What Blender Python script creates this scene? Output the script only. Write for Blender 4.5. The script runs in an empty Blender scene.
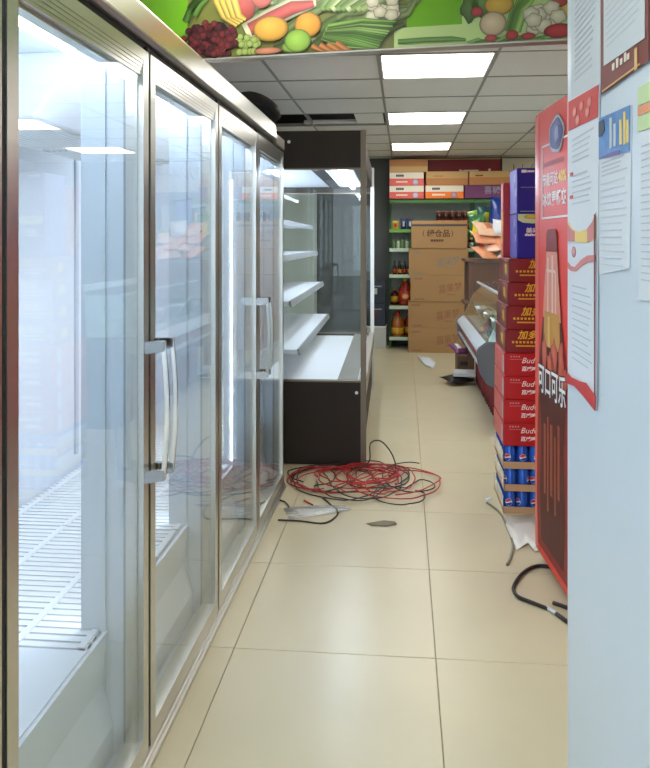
import bpy, bmesh, math, random
from mathutils import Vector, Matrix
random.seed(7)
S = bpy.context.scene
C = S.collection
# ---------------------------------------------------------------- camera, world, exposure
F_PX, CAM_H, YAW = 755.0, 1.45, math.radians(5.5)
PX0, PY0 = 331.3, 241.0
cam = bpy.data.cameras.new('camera'); camo = bpy.data.objects.new('camera', cam); C.objects.link(camo)
cam.sensor_fit = 'VERTICAL'; cam.sensor_height = 36.0; cam.sensor_width = 36.0*650/768
cam.lens = 36.0*F_PX/768; cam.shift_x = (325-PX0)/768; cam.shift_y = (PY0-384)/768
cam.clip_start = 0.05
camo.location = (0, 0, CAM_H); camo.rotation_euler = (math.pi/2, 0, YAW)
S.camera = camo
W = bpy.data.worlds.new('daylight'); S.world = W; W.use_nodes = True
bg = W.node_tree.nodes['Background']; bg.inputs[0].default_value = (0.72, 0.86, 1.0, 1); bg.inputs[1].default_value = 4.2
S.view_settings.view_transform = 'Standard'; S.view_settings.look = 'None'
S.view_settings.gamma = 1; S.view_settings.use_curve_mapping = False
S.view_settings.exposure = 0.30
S.cycles.transparent_max_bounces = 24
LAMP = 9.0          # ceiling panel radiance

# ---------------------------------------------------------------- materials
def lin(c): return tuple(((v/255)/12.92 if v/255 <= .04045 else ((v/255+.055)/1.055)**2.4) for v in c)
MATS = {}
def mat(name, rgb, rough=.5, metal=0, vary=0, scale=6, bump=0, bscale=60, spec=.5, stretch=None, coat=0):
    if name in MATS: return MATS[name]
    m = bpy.data.materials.new(name); m.use_nodes = True; nt = m.node_tree; b = nt.nodes['Principled BSDF']
    c = lin(rgb)
    b.inputs['Base Color'].default_value = (*c, 1); b.inputs['Roughness'].default_value = rough
    b.inputs['Metallic'].default_value = metal; b.inputs['Specular IOR Level'].default_value = spec
    b.inputs['Coat Weight'].default_value = coat
    tc = nt.nodes.new('ShaderNodeTexCoord'); mp = nt.nodes.new('ShaderNodeMapping'); nt.links.new(tc.outputs['Object'], mp.inputs[0])
    if stretch: mp.inputs['Scale'].default_value = stretch
    n = nt.nodes.new('ShaderNodeTexNoise'); n.inputs['Scale'].default_value = scale; n.inputs['Detail'].default_value = 5
    nt.links.new(mp.outputs[0], n.inputs['Vector'])
    v = vary if vary else .03
    r = nt.nodes.new('ShaderNodeMix'); r.data_type = 'RGBA'
    r.inputs[6].default_value = (*[x*(1-v) for x in c], 1); r.inputs[7].default_value = (*[min(1, x*(1+v)) for x in c], 1)
    nt.links.new(n.outputs['Fac'], r.inputs[0]); nt.links.new(r.outputs[2], b.inputs['Base Color'])
    if bump:
        n2 = nt.nodes.new('ShaderNodeTexNoise'); n2.inputs['Scale'].default_value = bscale; nt.links.new(mp.outputs[0], n2.inputs['Vector'])
        bp = nt.nodes.new('ShaderNodeBump'); bp.inputs['Strength'].default_value = bump; bp.inputs['Distance'].default_value = .01
        nt.links.new(n2.outputs['Fac'], bp.inputs['Height']); nt.links.new(bp.outputs[0], b.inputs['Normal'])
    MATS[name] = m; return m
def emit(name, rgb, s):
    m = bpy.data.materials.new(name); m.use_nodes = True; nt = m.node_tree; b = nt.nodes['Principled BSDF']
    b.inputs['Base Color'].default_value = (.8, .8, .8, 1)
    b.inputs['Emission Color'].default_value = (*lin(rgb), 1); b.inputs['Emission Strength'].default_value = s
    MATS[name] = m; return m
def glass(name, tint=(.93, .97, .96), f0=.04, rough=.0, veil=0, k=1.0):
    m = bpy.data.materials.new(name); m.use_nodes = True; nt = m.node_tree; nt.nodes.clear()
    o = nt.nodes.new('ShaderNodeOutputMaterial'); t = nt.nodes.new('ShaderNodeBsdfTransparent'); g = nt.nodes.new('ShaderNodeBsdfGlossy')
    t.inputs[0].default_value = (*tint, 1); g.inputs['Roughness'].default_value = rough; g.inputs[0].default_value = (1, 1, 1, 1)
    lw = nt.nodes.new('ShaderNodeLayerWeight'); lw.inputs[0].default_value = .5
    p = nt.nodes.new('ShaderNodeMath'); p.operation = 'POWER'; p.inputs[1].default_value = 5
    nt.links.new(lw.outputs['Facing'], p.inputs[0])
    ma = nt.nodes.new('ShaderNodeMath'); ma.operation = 'MULTIPLY_ADD'; ma.inputs[1].default_value = (1-f0)*k; ma.inputs[2].default_value = f0*k
    nt.links.new(p.outputs[0], ma.inputs[0])
    mx = nt.nodes.new('ShaderNodeMixShader'); nt.links.new(ma.outputs[0], mx.inputs[0])
    src = t.outputs[0]
    if veil:
        d = nt.nodes.new('ShaderNodeBsdfDiffuse'); d.inputs[0].default_value = (.9, .93, .95, 1)
        m2 = nt.nodes.new('ShaderNodeMixShader'); m2.inputs[0].default_value = veil
        nt.links.new(t.outputs[0], m2.inputs[1]); nt.links.new(d.outputs[0], m2.inputs[2]); src = m2.outputs[0]
    nt.links.new(src, mx.inputs[1]); nt.links.new(g.outputs[0], mx.inputs[2])
    nt.links.new(mx.outputs[0], o.inputs[0]); MATS[name] = m; return m
def dots(name, rgb, hole, scale, rough=.4):
    """sheet metal with rows of punched holes"""
    m = mat(name, rgb, rough); nt = m.node_tree; b = nt.nodes['Principled BSDF']
    tc = nt.nodes.new('ShaderNodeTexCoord'); v = nt.nodes.new('ShaderNodeTexVoronoi'); v.inputs['Randomness'].default_value = 0
    v.inputs['Scale'].default_value = scale; nt.links.new(tc.outputs['Object'], v.inputs['Vector'])
    lt = nt.nodes.new('ShaderNodeMath'); lt.operation = 'LESS_THAN'; lt.inputs[1].default_value = .28; nt.links.new(v.outputs['Distance'], lt.inputs[0])
    mx = nt.nodes.new('ShaderNodeMix'); mx.data_type = 'RGBA'; mx.inputs[6].default_value = (*lin(rgb), 1); mx.inputs[7].default_value = (*lin(hole), 1)
    nt.links.new(lt.outputs[0], mx.inputs[0]); nt.links.new(mx.outputs[2], b.inputs['Base Color']); return m
def printmat():
    m = bpy.data.materials.new('printed_picture'); m.use_nodes = True; nt = m.node_tree; b = nt.nodes['Principled BSDF']
    a = nt.nodes.new('ShaderNodeVertexColor'); a.layer_name = 'Col'; nt.links.new(a.outputs[0], b.inputs['Base Color'])
    b.inputs['Roughness'].default_value = .3; MATS['print'] = m; return m
printmat()
mat('alu', (205, 203, 196), .28, 1, .05, 3, stretch=(1, 1, 40)); mat('alu_dull', (176, 172, 162), .42, .8, .05)
mat('chrome', (186, 184, 182), .16, 1); mat('gasket', (28, 28, 27), .6)
mat('white_liner', (236, 240, 246), .35); mat('white_slat', (242, 244, 248), .3); mat('liner_grey', (206, 214, 222), .4)
mat('dark_brown', (44, 36, 27), .55, vary=.12, spec=.3); mat('black', (22, 22, 22), .5); mat('black_rubber', (18, 18, 18), .55)
mat('rail_grey', (150, 154, 156), .4); mat('gasket_grey', (150, 158, 162), .5); mat('trim_bronze', (118, 106, 90), .45, .6); mat('white_plastic', (235, 235, 232), .4)
glass('door_glass', (.97, .988, .988), k=.75); glass('inner_glass', (.985, .995, .995), k=.12); glass('side_glass', (.95, .98, .98), .04, k=.35); glass('deli_glass', (.9, .96, .95), .06)
glass('film', (.98, .98, .98), .03, .3, .16); glass('wrap', (.95, .96, .97), .06, .12, .62)
emit('lamp_white', (255, 253, 247), LAMP); emit('led', (226, 238, 255), 22); emit('led_bar', (226, 238, 255), 14); emit('led_case', (226, 238, 255), 45); emit('led_strip', (240, 248, 255), 9)
# ---------------------------------------------------------------- pixel helpers (direction only; distance from the plane touched)
cs, sn = math.cos(YAW), math.sin(YAW)
def ray(x, y):
    a = (x-PX0)/F_PX; return Vector((a*cs-sn, cs+a*sn, -(y-PY0)/F_PX))
def floor_at(x, y, z=0):
    d = ray(x, y); t = (z-CAM_H)/d.z; return (d.x*t, d.y*t)
def on_panel(x, y, loc, rotz):
    """(u, z) on the upright plane through loc whose local x runs along rotz"""
    n = Vector((-math.sin(rotz), math.cos(rotz), 0)); e = Vector((math.cos(rotz), math.sin(rotz), 0)); d = ray(x, y)
    L = Vector((loc[0], loc[1], 0)); t = L.dot(n)/d.dot(n); p = d*t
    return ((p-L).dot(e), p.z+CAM_H)
# ---------------------------------------------------------------- mesh helpers
def wloc(o):
    v = Vector((0, 0, 0))
    while o is not None: v += Vector(o.location); o = o.parent
    return v
def smooth(P, n=4):
    P = [Vector(p) for p in P]; Q = []
    for i in range(len(P)-1):
        p0, p1, p2, p3 = (P[max(0, min(len(P)-1, i+d))] for d in (-1, 0, 1, 2))
        for k in range(n): s = k/n; Q.append(.5*((2*p1)+(p2-p0)*s+(2*p0-5*p1+4*p2-p3)*s*s+(3*p1-p0-3*p2+p3)*s**3))
    return Q+[P[-1]]
class MB:
    def __init__(s): s.v = []; s.f = []; s.c = None
    def add(s, vs, fs):
        k = len(s.v); s.v += [tuple(p) for p in vs]; s.f += [tuple(i+k for i in f) for f in fs]; return s
    def box(s, x0, x1, y0, y1, z0, z1):
        return s.add([(x, y, z) for x in (x0, x1) for y in (y0, y1) for z in (z0, z1)],
                     [(0, 1, 3, 2), (4, 6, 7, 5), (0, 4, 5, 1), (2, 3, 7, 6), (0, 2, 6, 4), (1, 5, 7, 3)])
    def prism(s, pts, y0, y1):
        """outline in (x, z), extruded along y"""
        n = len(pts); vs = [(p[0], y0, p[1]) for p in pts]+[(p[0], y1, p[1]) for p in pts]
        return s.add(vs, [tuple(range(n)), tuple(range(2*n-1, n-1, -1))]+[(i, i+n, (i+1) % n+n, (i+1) % n) for i in range(n)])
    def lathe(s, prof, c=(0, 0, 0), n=14):
        vs = []; fs = []
        for r, z in prof:
            for i in range(n):
                a = 2*math.pi*i/n; vs.append((c[0]+r*math.cos(a), c[1]+r*math.sin(a), c[2]+z))
        for j in range(len(prof)-1):
            for i in range(n):
                fs.append((j*n+i, j*n+(i+1) % n, (j+1)*n+(i+1) % n, (j+1)*n+i))
        fs.append(tuple(range(n-1, -1, -1))); fs.append(tuple((len(prof)-1)*n+i for i in range(n)))
        return s.add(vs, fs)
    def tube(s, pts, r, n=6, closed=False):
        P = [Vector(p) for p in pts]; m = len(P); vs = []; fs = []; up = Vector((0, 0, 1))
        for i, p in enumerate(P):
            t = (P[(i+1) % m]-P[i-1]) if closed else (P[min(i+1, m-1)]-P[max(i-1, 0)])
            t.normalize(); u = up if abs(t.z) < .95 else Vector((1, 0, 0))
            a = t.cross(u).normalized(); b = a.cross(t)
            for k in range(n):
                q = 2*math.pi*k/n; vs.append(p+a*(r*math.cos(q))+b*(r*math.sin(q)))
        for i in range(m if closed else m-1):
            for k in range(n):
                j = (i+1) % m; fs.append((i*n+k, i*n+(k+1) % n, j*n+(k+1) % n, j*n+k))
        if not closed: fs.append(tuple(range(n-1, -1, -1))); fs.append(tuple((m-1)*n+k for k in range(n)))
        return s.add(vs, fs)
    def mesh(s, name, m, bevel=0, smooth=False, seg=2):
        me = bpy.data.meshes.new(name); me.from_pydata(s.v, [], s.f)
        bm = bmesh.new(); bm.from_mesh(me); bmesh.ops.recalc_face_normals(bm, faces=bm.faces)
        if bevel: bmesh.ops.bevel(bm, geom=bm.edges[:], offset=bevel, segments=seg, affect='EDGES', clamp_overlap=True)
        if smooth:
            for f in bm.faces: f.smooth = True
        bm.to_mesh(me); bm.free(); me.materials.append(MATS[m]); return me
    def build(s, name, m, parent=None, bevel=0, smooth=False, world=False, seg=2):
        if world and parent:
            o = wloc(parent); s.v = [(p[0]-o.x, p[1]-o.y, p[2]-o.z) for p in s.v]
        return put(name, s.mesh(name, m, bevel, smooth, seg), parent)
def put(name, me, parent=None, loc=(0, 0, 0), rotz=0):
    o = bpy.data.objects.new(name, me); C.objects.link(o); o.location = loc; o.rotation_euler = (0, 0, rotz)
    if parent: o.parent = parent
    return o
def tag(o, label, cat, group=None):
    o['label'] = label; o['category'] = cat
    if group: o['group'] = group
    return o
def thing(name, label, cat, loc=(0, 0, 0), rotz=0, group=None):
    return tag(put(name, None, None, loc, rotz), label, cat, group)
def struct(o): o['kind'] = 'structure'; return o
def B(*a): return MB().box(*a)
def copy_tree(o, parent=None):
    c = o.copy(); C.objects.link(c); c.parent = parent
    for ch in list(o.children): copy_tree(ch, c)
    return c
# prints: flat pieces on the -y face of an upright panel, local (u, z)
def flat(parent, name, pts, m, e=.002, th=.001):
    return MB().prism(pts, -e-th, -e).build(name, m, parent)
def frect(parent, name, u0, u1, z0, z1, m, e=.002): return flat(parent, name, [(u0, z0), (u1, z0), (u1, z1), (u0, z1)], m, e)
def blob(parent, name, u, z, ru, rz, col, hi=None, e=.003, n=18, wob=0, rot=0):
    hi = hi or tuple(min(255, c*1.12+12) for c in col); lo = tuple(c*.58 for c in col)
    mb = MB(); cols = []
    R = [(0, hi), (.45, tuple((a+b)/2 for a, b in zip(hi, col))), (.8, col), (1.0, lo)]
    vs = [(u-.15*ru, -e, z+.2*rz)]; cols.append(hi); ph = random.random()*6
    for r, cc in R[1:]:
        for i in range(n):
            a = 2*math.pi*i/n; w = 1+wob*math.sin(5*a+ph)*r
            k = (1-r); du, dz = ru*r*w*math.cos(a), rz*r*w*math.sin(a)
            if rot: du, dz = du*math.cos(rot)-dz*math.sin(rot), du*math.sin(rot)+dz*math.cos(rot)
            vs.append((u-.15*ru*k+du, -e, z+.2*rz*k+dz)); cols.append(cc)
    fs = [(0, 1+(i+1) % n, 1+i) for i in range(n)]
    for j in range(2):
        for i in range(n): fs.append((1+j*n+i, 1+j*n+(i+1) % n, 1+(j+1)*n+(i+1) % n, 1+(j+1)*n+i))
    # rim back to the board
    b0 = len(vs)
    for i in range(n): p = vs[1+2*n+i]; vs.append((p[0], -.0005, p[2])); cols.append(lo)
    for i in range(n): fs.append((1+2*n+i, 1+2*n+(i+1) % n, b0+(i+1) % n, b0+i))
    return vcol(parent, name, vs, fs, [tuple(v*(.84 if parent.name == 'fascia_banner' else 1) for v in c) for c in cols])  # banner print colours darkened to stand in for its backlit shade
def vcol(parent, name, vs, fs, cols):
    me = bpy.data.meshes.new(name); me.from_pydata(vs, [], fs)
    bm = bmesh.new(); bm.from_mesh(me); bmesh.ops.recalc_face_normals(bm, faces=bm.faces); bm.to_mesh(me); bm.free()
    if parent.name == 'fascia_banner':
        cols = [tuple((v*.8+sum(c)/3*.2)*.93 for v in c) for c in cols]
    at = me.color_attributes.new('Col', 'FLOAT_COLOR', 'POINT')
    for i, c in enumerate(cols): at.data[i].color = (*lin(c), 1)
    me.materials.append(MATS['print']); return put(name, me, parent)
TXT = {}
def text(parent, name, s, u, z, size, m, e=.003, shear=0, bold=0, align='LEFT', sx=1, rot=0, th=.0006):
    key = (s, shear, bold, align)
    if key not in TXT:
        cu = bpy.data.curves.new('lettering', 'FONT'); cu.body = s; cu.shear = shear; cu.offset = bold; cu.align_x = align; cu.resolution_u = 2
        o = bpy.data.objects.new('lettering', cu); C.objects.link(o); bpy.context.view_layer.update()
        me = bpy.data.meshes.new_from_object(o.evaluated_get(bpy.context.evaluated_depsgraph_get()))
        bpy.data.objects.remove(o); TXT[key] = me
    src = TXT[key]; me = src.copy(); me.materials.clear(); me.materials.append(MATS[m])
    cr, sr = math.cos(rot), math.sin(rot)
    for v in me.vertices:
        a, b = v.co.x*size*sx, v.co.y*size
        v.co = (u+a*cr-b*sr, -e, z+a*sr+b*cr)
    me.update(); return put(name, me, parent)
def bars(parent, name, u, z, n, w, h, m, gap=1.5, e=.003):
    """a line of small print too small to read"""
    mb = MB()
    for i in range(n): x = u+i*w*gap; mb.prism([(x, z), (x+w, z), (x+w, z+h), (x, z+h)], -e-.0004, -e)
    return mb.build(name, m, parent)

# ================================================================ the room
mat('floor_tile', (198, 187, 154), .28, 0, .06, 3.5, spec=.5); mat('grout', (150, 140, 116), .8)
mat('ceil_tile', (226, 226, 221), .9, 0, .04, 40, .15, 120); mat('ceil_bar', (150, 150, 146), .5); mat('plenum', (32, 31, 28), .9)
mat('wall_dark', (88, 92, 90), .8, 0, .08, 4); mat('wall_light', (206, 208, 204), .8, 0, .05); mat('pillar_paint', (205, 219, 228), .35, 0, .03, 2)
mat('pavement', (150, 150, 148), .9)
XL, XR, YB, YF, CZ = -1.9, 3.95, -2.5, 10.56, 2.60
fl = struct(B(XL, XR, YB, YF, -.12, -.004).build('floor', 'grout'))
TP, TX0, TY0 = .712, -.602, 2.645
tile_me = {}
def tile(w, d, m, t, name):
    k = (round(w, 3), round(d, 3), m)
    if k not in tile_me: tile_me[k] = B(-w/2, w/2, -d/2, d/2, -t, 0).mesh(name, m, .0015, seg=1)
    return tile_me[k]
def cuts(a, b, o, p):
    k = math.ceil((a-o)/p-1e-6); r = [a]
    while o+k*p < b-1e-4:
        if o+k*p > a+.02: r.append(o+k*p)
        k += 1
    return r+[b]
xs, ys = cuts(XL, XR, TX0, TP), cuts(YB, YF, TY0, TP)
for i in range(len(xs)-1):
    for j in range(len(ys)-1):
        w, d = xs[i+1]-xs[i]-.0026, ys[j+1]-ys[j]-.0026
        put('floor_tile', tile(w, d, 'floor_tile', .004, 'floor_tile'), fl, ((xs[i]+xs[i+1])/2, (ys[j]+ys[j+1])/2, 0))
cl = struct(B(XL, XR, YB, YF, 3.05, 3.15).build('ceiling', 'plenum'))
CP, CX0, CY0 = .735, -.163, 4.66; CPY = .708
cx, cy = cuts(XL, XR, CX0, CP), cuts(YB, YF, CY0, CPY)
bars_mb = MB()
for x in cx: bars_mb.box(x-.009, x+.009, YB, YF, CZ-.004, CZ+.03)
for y in cy: bars_mb.box(XL, XR, y-.008, y+.008, CZ-.003, CZ+.028)
bars_mb.build('ceiling_grid', 'ceil_bar', cl)
near = lambda a, b: abs(a-b) < .05
LIGHTS = [(CX0+k*CP, y) for k, ny in ((0, (0, 3, 6)), (3, (-6, -3, 0, 3, 6)), (-1, (-3, -6, -9))) for y in [CY0+q*CPY for q in ny]]
LAB = {0: 'square ceiling light panel nearest the fruit banner', 3: 'middle square ceiling light panel of the row over the aisle', 6: 'farthest square ceiling light panel over the aisle, near the red sign'}
HOLES = [(CX0-CP, CY0+3*CPY), (CX0-2*CP, CY0+3*CPY)]
for i in range(len(cx)-1):
    for j in range(len(cy)-1):
        x0, x1, y0, y1 = cx[i], cx[i+1], cy[j], cy[j+1]
        if any(near(x0, a) and near(y0, b) for a, b in LIGHTS+HOLES): continue
        w, d = x1-x0-.014, y1-y0-.014
        put('ceiling_tile', tile(w, d, 'ceil_tile', -.012, 'ceiling_tile'), cl, ((x0+x1)/2, (y0+y1)/2, CZ+random.uniform(0, .003)))
# half-fitted tile and bare lamp rail in the open ceiling bay
put('ceiling_tile', tile(.26, .60, 'ceil_tile', -.012, 'ceiling_tile'), cl, (CX0-.16, CY0+3.45*CPY, CZ+.001))
lr = tag(B(-.98, -.40, 7.36, 7.42, CZ+.005, CZ+.04).build('lamp_batten', 'white_plastic', bevel=.006), 'white batten lying across the open dark ceiling bay', 'batten')
for a, b in LIGHTS:
    aisle = near(a, CX0); q = round((b-CY0)/CPY)
    if aisle: lb = LAB[q]
    elif a > 0: lb = 'square ceiling light panel over the right side of the shop, '+{-6: 'nearest the entrance', -3: 'second from the entrance', 0: 'third from the entrance', 3: 'second from the far wall', 6: 'nearest the far wall'}[q]
    else: lb = 'square ceiling light panel over the entrance aisle, '+{-3: 'just before the fruit banner', -6: 'between banner and entrance', -9: 'next to the shop front'}[q]
    t = thing('ceiling_light', lb, 'ceiling light', (a+CP/2, b+CPY/2, CZ), 0, 'square ceiling light panels')
    w, d = CP/2-.012, CPY/2-.012
    m = MB()
    for s in (-1, 1): m.box(s*w-.012*(s > 0)-0, s*w+.012*(s < 0), -d, d, -.004, .05); m.box(-w, w, s*d-.012*(s > 0), s*d+.012*(s < 0), -.004, .05)
    m.build('frame', 'white_plastic', t); B(-w+.012, w-.012, -d+.012, d-.012, .004, .02).build('diffuser', 'lamp_white', t)
struct(B(XL-.1, XL, YB, YF, -.12, 3.1).build('wall_left', 'wall_light'))
struct(B(XR, XR+.1, YB, YF, -.12, 3.1).build('wall_right', 'wall_light'))
struct(B(XL-.1, XR+.1, YF, YF+.1, -.12, 3.1).build('wall_back', 'wall_dark'))
wf = struct(MB().box(XL-.1, -1.5, YB-.1, YB, -.12, 3.1).box(3.5, XR+.1, YB-.1, YB, -.12, 3.1).box(-1.5, 3.5, YB-.1, YB, 2.45, 3.1).build('wall_front', 'wall_light'))
m = MB()
for x in (-1.47, -.1, 1.0, 2.2, 3.47): m.box(x-.03, x+.03, YB-.09, YB-.03, 0, 2.45)
struct(m.build('window_1', 'alu_dull'))
struct(B(-14, 14, -22, YB-.1, -.2, -.02).build('floor_outside', 'pavement'))  # unseen ground, added to keep world light from shining up from below
mat('pilaster', (206, 214, 208), .8, 0, .05)
struct(B(XL, -1.22, 10.25, YF, 0, CZ).build('wall_left_end', 'pilaster'))
# pale blue wall end that carries the notices
PW = (.42, 2.0)
struct(B(PW[0], PW[0]+.14, YB, PW[1], 0, CZ).build('wall_right_near', 'pillar_paint', bevel=.004))

# ================================================================ notices on the pale wall
RP = -math.pi/2
mat('paper_white', (214, 222, 228), .6, 0, .03); mat('paper_grey', (196, 206, 210), .6); mat('paper_red', (196, 52, 50), .5, 0, .15, 30)
mat('maroon', (112, 38, 36), .5); mat('ink_grey', (184, 192, 199), .7); mat('ink_pink', (205, 130, 130), .6); mat('paper_yellow', (232, 205, 110), .5)
mat('picture_blue', (70, 130, 190), .4, 0, .5, 25); mat('picture_dark', (40, 62, 90), .5); mat('gold', (214, 178, 110), .5)
mat('paper_green', (190, 214, 160), .5); mat('paper_orange', (222, 150, 110), .5); mat('purple_ink', (110, 90, 160), .5)
mat('cream', (225, 218, 200), .6)
LP = (PW[0]-.0005, PW[1], 0)
def pp(x, y): return on_panel(x, y, LP, RP)
def paper(name, label, pts, m, th=.0015, e=.0005):
    t = thing(name, label, 'notice', LP, RP)
    t['label'] = label
    MB().prism([pp(*p) for p in pts], -e-th, -e).build('sheet', m, t); return t
def pflat(t, name, pts, m, e=.003): return flat(t, name, [pp(*p) for p in pts], m, e)
def plines(t, x0, x1, y0, n, dy, m='ink_grey', h=1.2, e=.003, k=-.62):
    mb = MB()
    for i in range(n):
        y = y0+i*dy; sl = (PY0-y)/(404-x0)
        f = random.uniform(.7, 1)
        a, b, c, d = pp(x0, y), pp(x0+(x1-x0)*f, y+sl*(x1-x0)*f), pp(x0+(x1-x0)*f, y+sl*(x1-x0)*f+h), pp(x0, y+h)
        mb.prism([a, b, c, d], -e-.0004, -e)
    return mb.build('printed_lines', m, t)
t = paper('notice_sheet', 'plain pale grey notice hung above the red headed flyer on the wall', [(572, -30), (601, -52), (601, 82), (572, 101)], 'paper_grey')
plines(t, 576, 598, -10, 16, 6)
t = paper('flyer', 'long white flyer with red heading and torn red lower corner', [(570, 101), (601, 83), (598, 411), (570, 378)], 'paper_white', e=.0022)
pflat(t, 'red_heading', [(570.5, 102), (600.8, 84.5), (600, 117), (570.5, 131)], 'paper_red', .0045)
for (x, y, r) in ((577, 112, 3), (584, 106, 4), (592, 102, 3.5), (590, 112, 3), (580, 120, 2.5)):
    u, z = pp(x, y); blob(t, 'printed_food', u, z, .022, .013, (214, 110, 96), e=.0062, n=10)
plines(t, 574, 596, 140, 5, 5.5, e=.0045); plines(t, 574, 594, 176, 6, 5.5, e=.0045)
for y in (173, 196): pflat(t, 'red_mark', [(572, y), (575, y-1), (575, y+2.5), (572, y+3.5)], 'paper_red', .0045)
curve = [(570, 231), (574, 224+2), (580, 229), (588, 226), (594, 219), (598, 214)]
pflat(t, 'curved_band', [(570, 222), (574, 229), (581, 232), (589, 229), (595, 222), (598, 212), (598, 238), (592, 242), (584, 243), (577, 241), (570, 241)], 'paper_yellow', .0045)
pflat(t, 'curved_band', [(570, 224), (573, 228.5), (577, 231.5), (577, 241.5), (570, 241)], 'ink_pink', .0055)
pflat(t, 'curved_band', [(590, 228.5), (595, 222), (598, 214), (598, 237), (590, 242.5)], 'ink_pink', .0055)
u, z = pp(575.5, 252); blob(t, 'round_mark', u, z, .022, .014, (200, 110, 115), (225, 190, 195), .0045, 12)
pflat(t, 'pink_ribbon', [(570, 262), (573, 266), (577, 267), (583, 260), (590, 255.5), (598, 255), (598, 261), (590, 262), (584, 266), (578, 271.5), (573, 271), (570, 268)], 'ink_pink', .0045)
plines(t, 574, 594, 285, 12, 6.5, e=.0045)
pflat(t, 'torn_red_corner', [(570, 372), (574, 377), (582, 381), (589, 383), (594, 390), (598.5, 396), (598, 411), (586, 396), (577, 386), (568.5, 383)], 'paper_red', .006)
pflat(t, 'dark_edge', [(597.4, 215), (598.6, 214), (598.6, 395), (597.6, 396)], 'maroon', .0068)
t = paper('poster', 'maroon framed poster with pale text panel at the upper right', [(602.5, -70), (651.5, -110), (651, 60.5), (603, 95)], 'maroon', e=.0028)
pflat(t, 'text_panel', [(606.5, -60), (648, -92), (648, 38), (606.5, 66)], 'paper_grey', .005)
plines(t, 609, 646, -30, 13, 6.4, e=.0062, h=1)
for i, (x, h) in enumerate(((615, 7), (619, 9), (623, 6), (627, 9), (630, 6))):
    y = 71-(x-615)*.72; pflat(t, 'pale_letter', [(x, y-h), (x+2.2, y-h-1.6), (x+2.2, y-1.6), (x, y)], 'cream', .005)
pflat(t, 'gold_line', [(605, 90.5), (643, 63), (643, 64.6), (605, 92.2)], 'gold', .005)
pflat(t, 'gold_bar', [(638, 49), (640.5, 47), (640.5, 69), (638, 71)], 'gold', .0055)
t = paper('calendar_sheet', 'white ruled calendar sheet with a blue harbour picture on top', [(600.5, 119), (632.5, 105), (630.5, 268), (600, 275)], 'paper_white')
pflat(t, 'blue_picture', [(600.8, 118.5), (632, 105), (631.5, 151), (600.6, 159.5)], 'picture_blue', .003)
pflat(t, 'dark_trees', [(601, 122), (606, 119), (607, 130), (604, 136), (601, 137)], 'picture_dark', .0042)
pflat(t, 'dark_quay', [(601, 158), (614, 152), (622, 150), (622, 154), (610, 157)], 'purple_ink', .0042)
for x, y, h in ((612, 140, 22), (616, 138, 14), (622, 136, 16), (626, 136, 24), (629, 134, 14)):
    pflat(t, 'pale_tower', [(x, y-h), (x+2, y-h-.8), (x+2, y+8), (x, y+9)], 'paper_yellow' if x > 620 else 'paper_grey', .0042)
plines(t, 603, 629, 163, 4, 4.2); plines(t, 602, 629, 184, 13, 6.6, 'paper_grey')
t = paper('notice_sheet', 'pale green and orange notice cut off by the right picture edge', [(640, 88), (672, 70), (672, 303), (640, 300)], 'paper_white')
pflat(t, 'green_heading', [(640, 88), (671.8, 70), (671.8, 92), (640, 106)], 'paper_green', .003)
pflat(t, 'orange_band', [(640, 107), (671.8, 93), (671.8, 103), (640, 116)], 'paper_orange', .003)
pflat(t, 'green_panel', [(640, 117), (671.8, 104), (671.8, 121), (640, 132)], 'paper_green', .003)
plines(t, 643, 668, 146, 20, 7)

# ================================================================ fruit banner
mat('banner_green', (112, 176, 52), .25, 0, .1, 2, coat=.3); mat('banner_pale', (164, 186, 118), .2, 0, .1, 5, coat=.4); mat('banner_bright', (96, 152, 24), .2, coat=.3)
mat('banner_mid', (92, 96, 40), .3, 0, .35, 9, coat=.3)
BL0 = floor_at(188, 61, 2.2); BL1 = floor_at(573, 40, 2.2)
BR = math.atan2(BL1[1]-BL0[1], BL1[0]-BL0[0]); BLOC = (BL0[0], BL0[1], 0)
bt = thing('fascia_banner', 'green hanging fascia banner printed with fruit and vegetables', 'banner', BLOC, BR)
def bp(x, y): return on_panel(x, y, BLOC, BR)
U0, U1 = -.93, 3.2
B(U0, U1, .004, .05, 2.205, CZ-.012).build('board', 'banner_mid', bt)
B(U0, U1, -.003, .054, 2.200, 2.206).build('edge_strip', 'alu_dull', bt)
def brect(name, x0, x1, y0, y1, m, e):
    a, b = bp(x0, y1), bp(x1, y0); return frect(bt, name, a[0], b[0], max(2.208, a[1] if y1 < 60 else 2.208), min(b[1], CZ-.014), m, e)
brect('green_panel', 120, 187.5, -60, 70, 'banner_bright', -.003)
brect('green_panel', 407, 462, -60, 28, 'banner_bright', -.003)
brect('pale_panel', 394, 462, 24, 70, 'banner_pale', -.0025)  # pale patch painted in for the glare on the banner
brect('pale_panel', 462, 573, -60, 70, 'banner_pale', -.003)
def fruit(name, x, y, rx, ry, col, hi=None, wob=0, e=.003, rot=0, n=18):
    u, z = bp(x, y); k = 3.0/F_PX
    rz = min(ry*k, z-2.209) if z-2.209 > .008 else ry*k
    return blob(bt, name, u, z if z-2.209 > .008 else 2.209+ry*k, rx*k, rz, col, hi, e, n, wob, rot)
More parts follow.
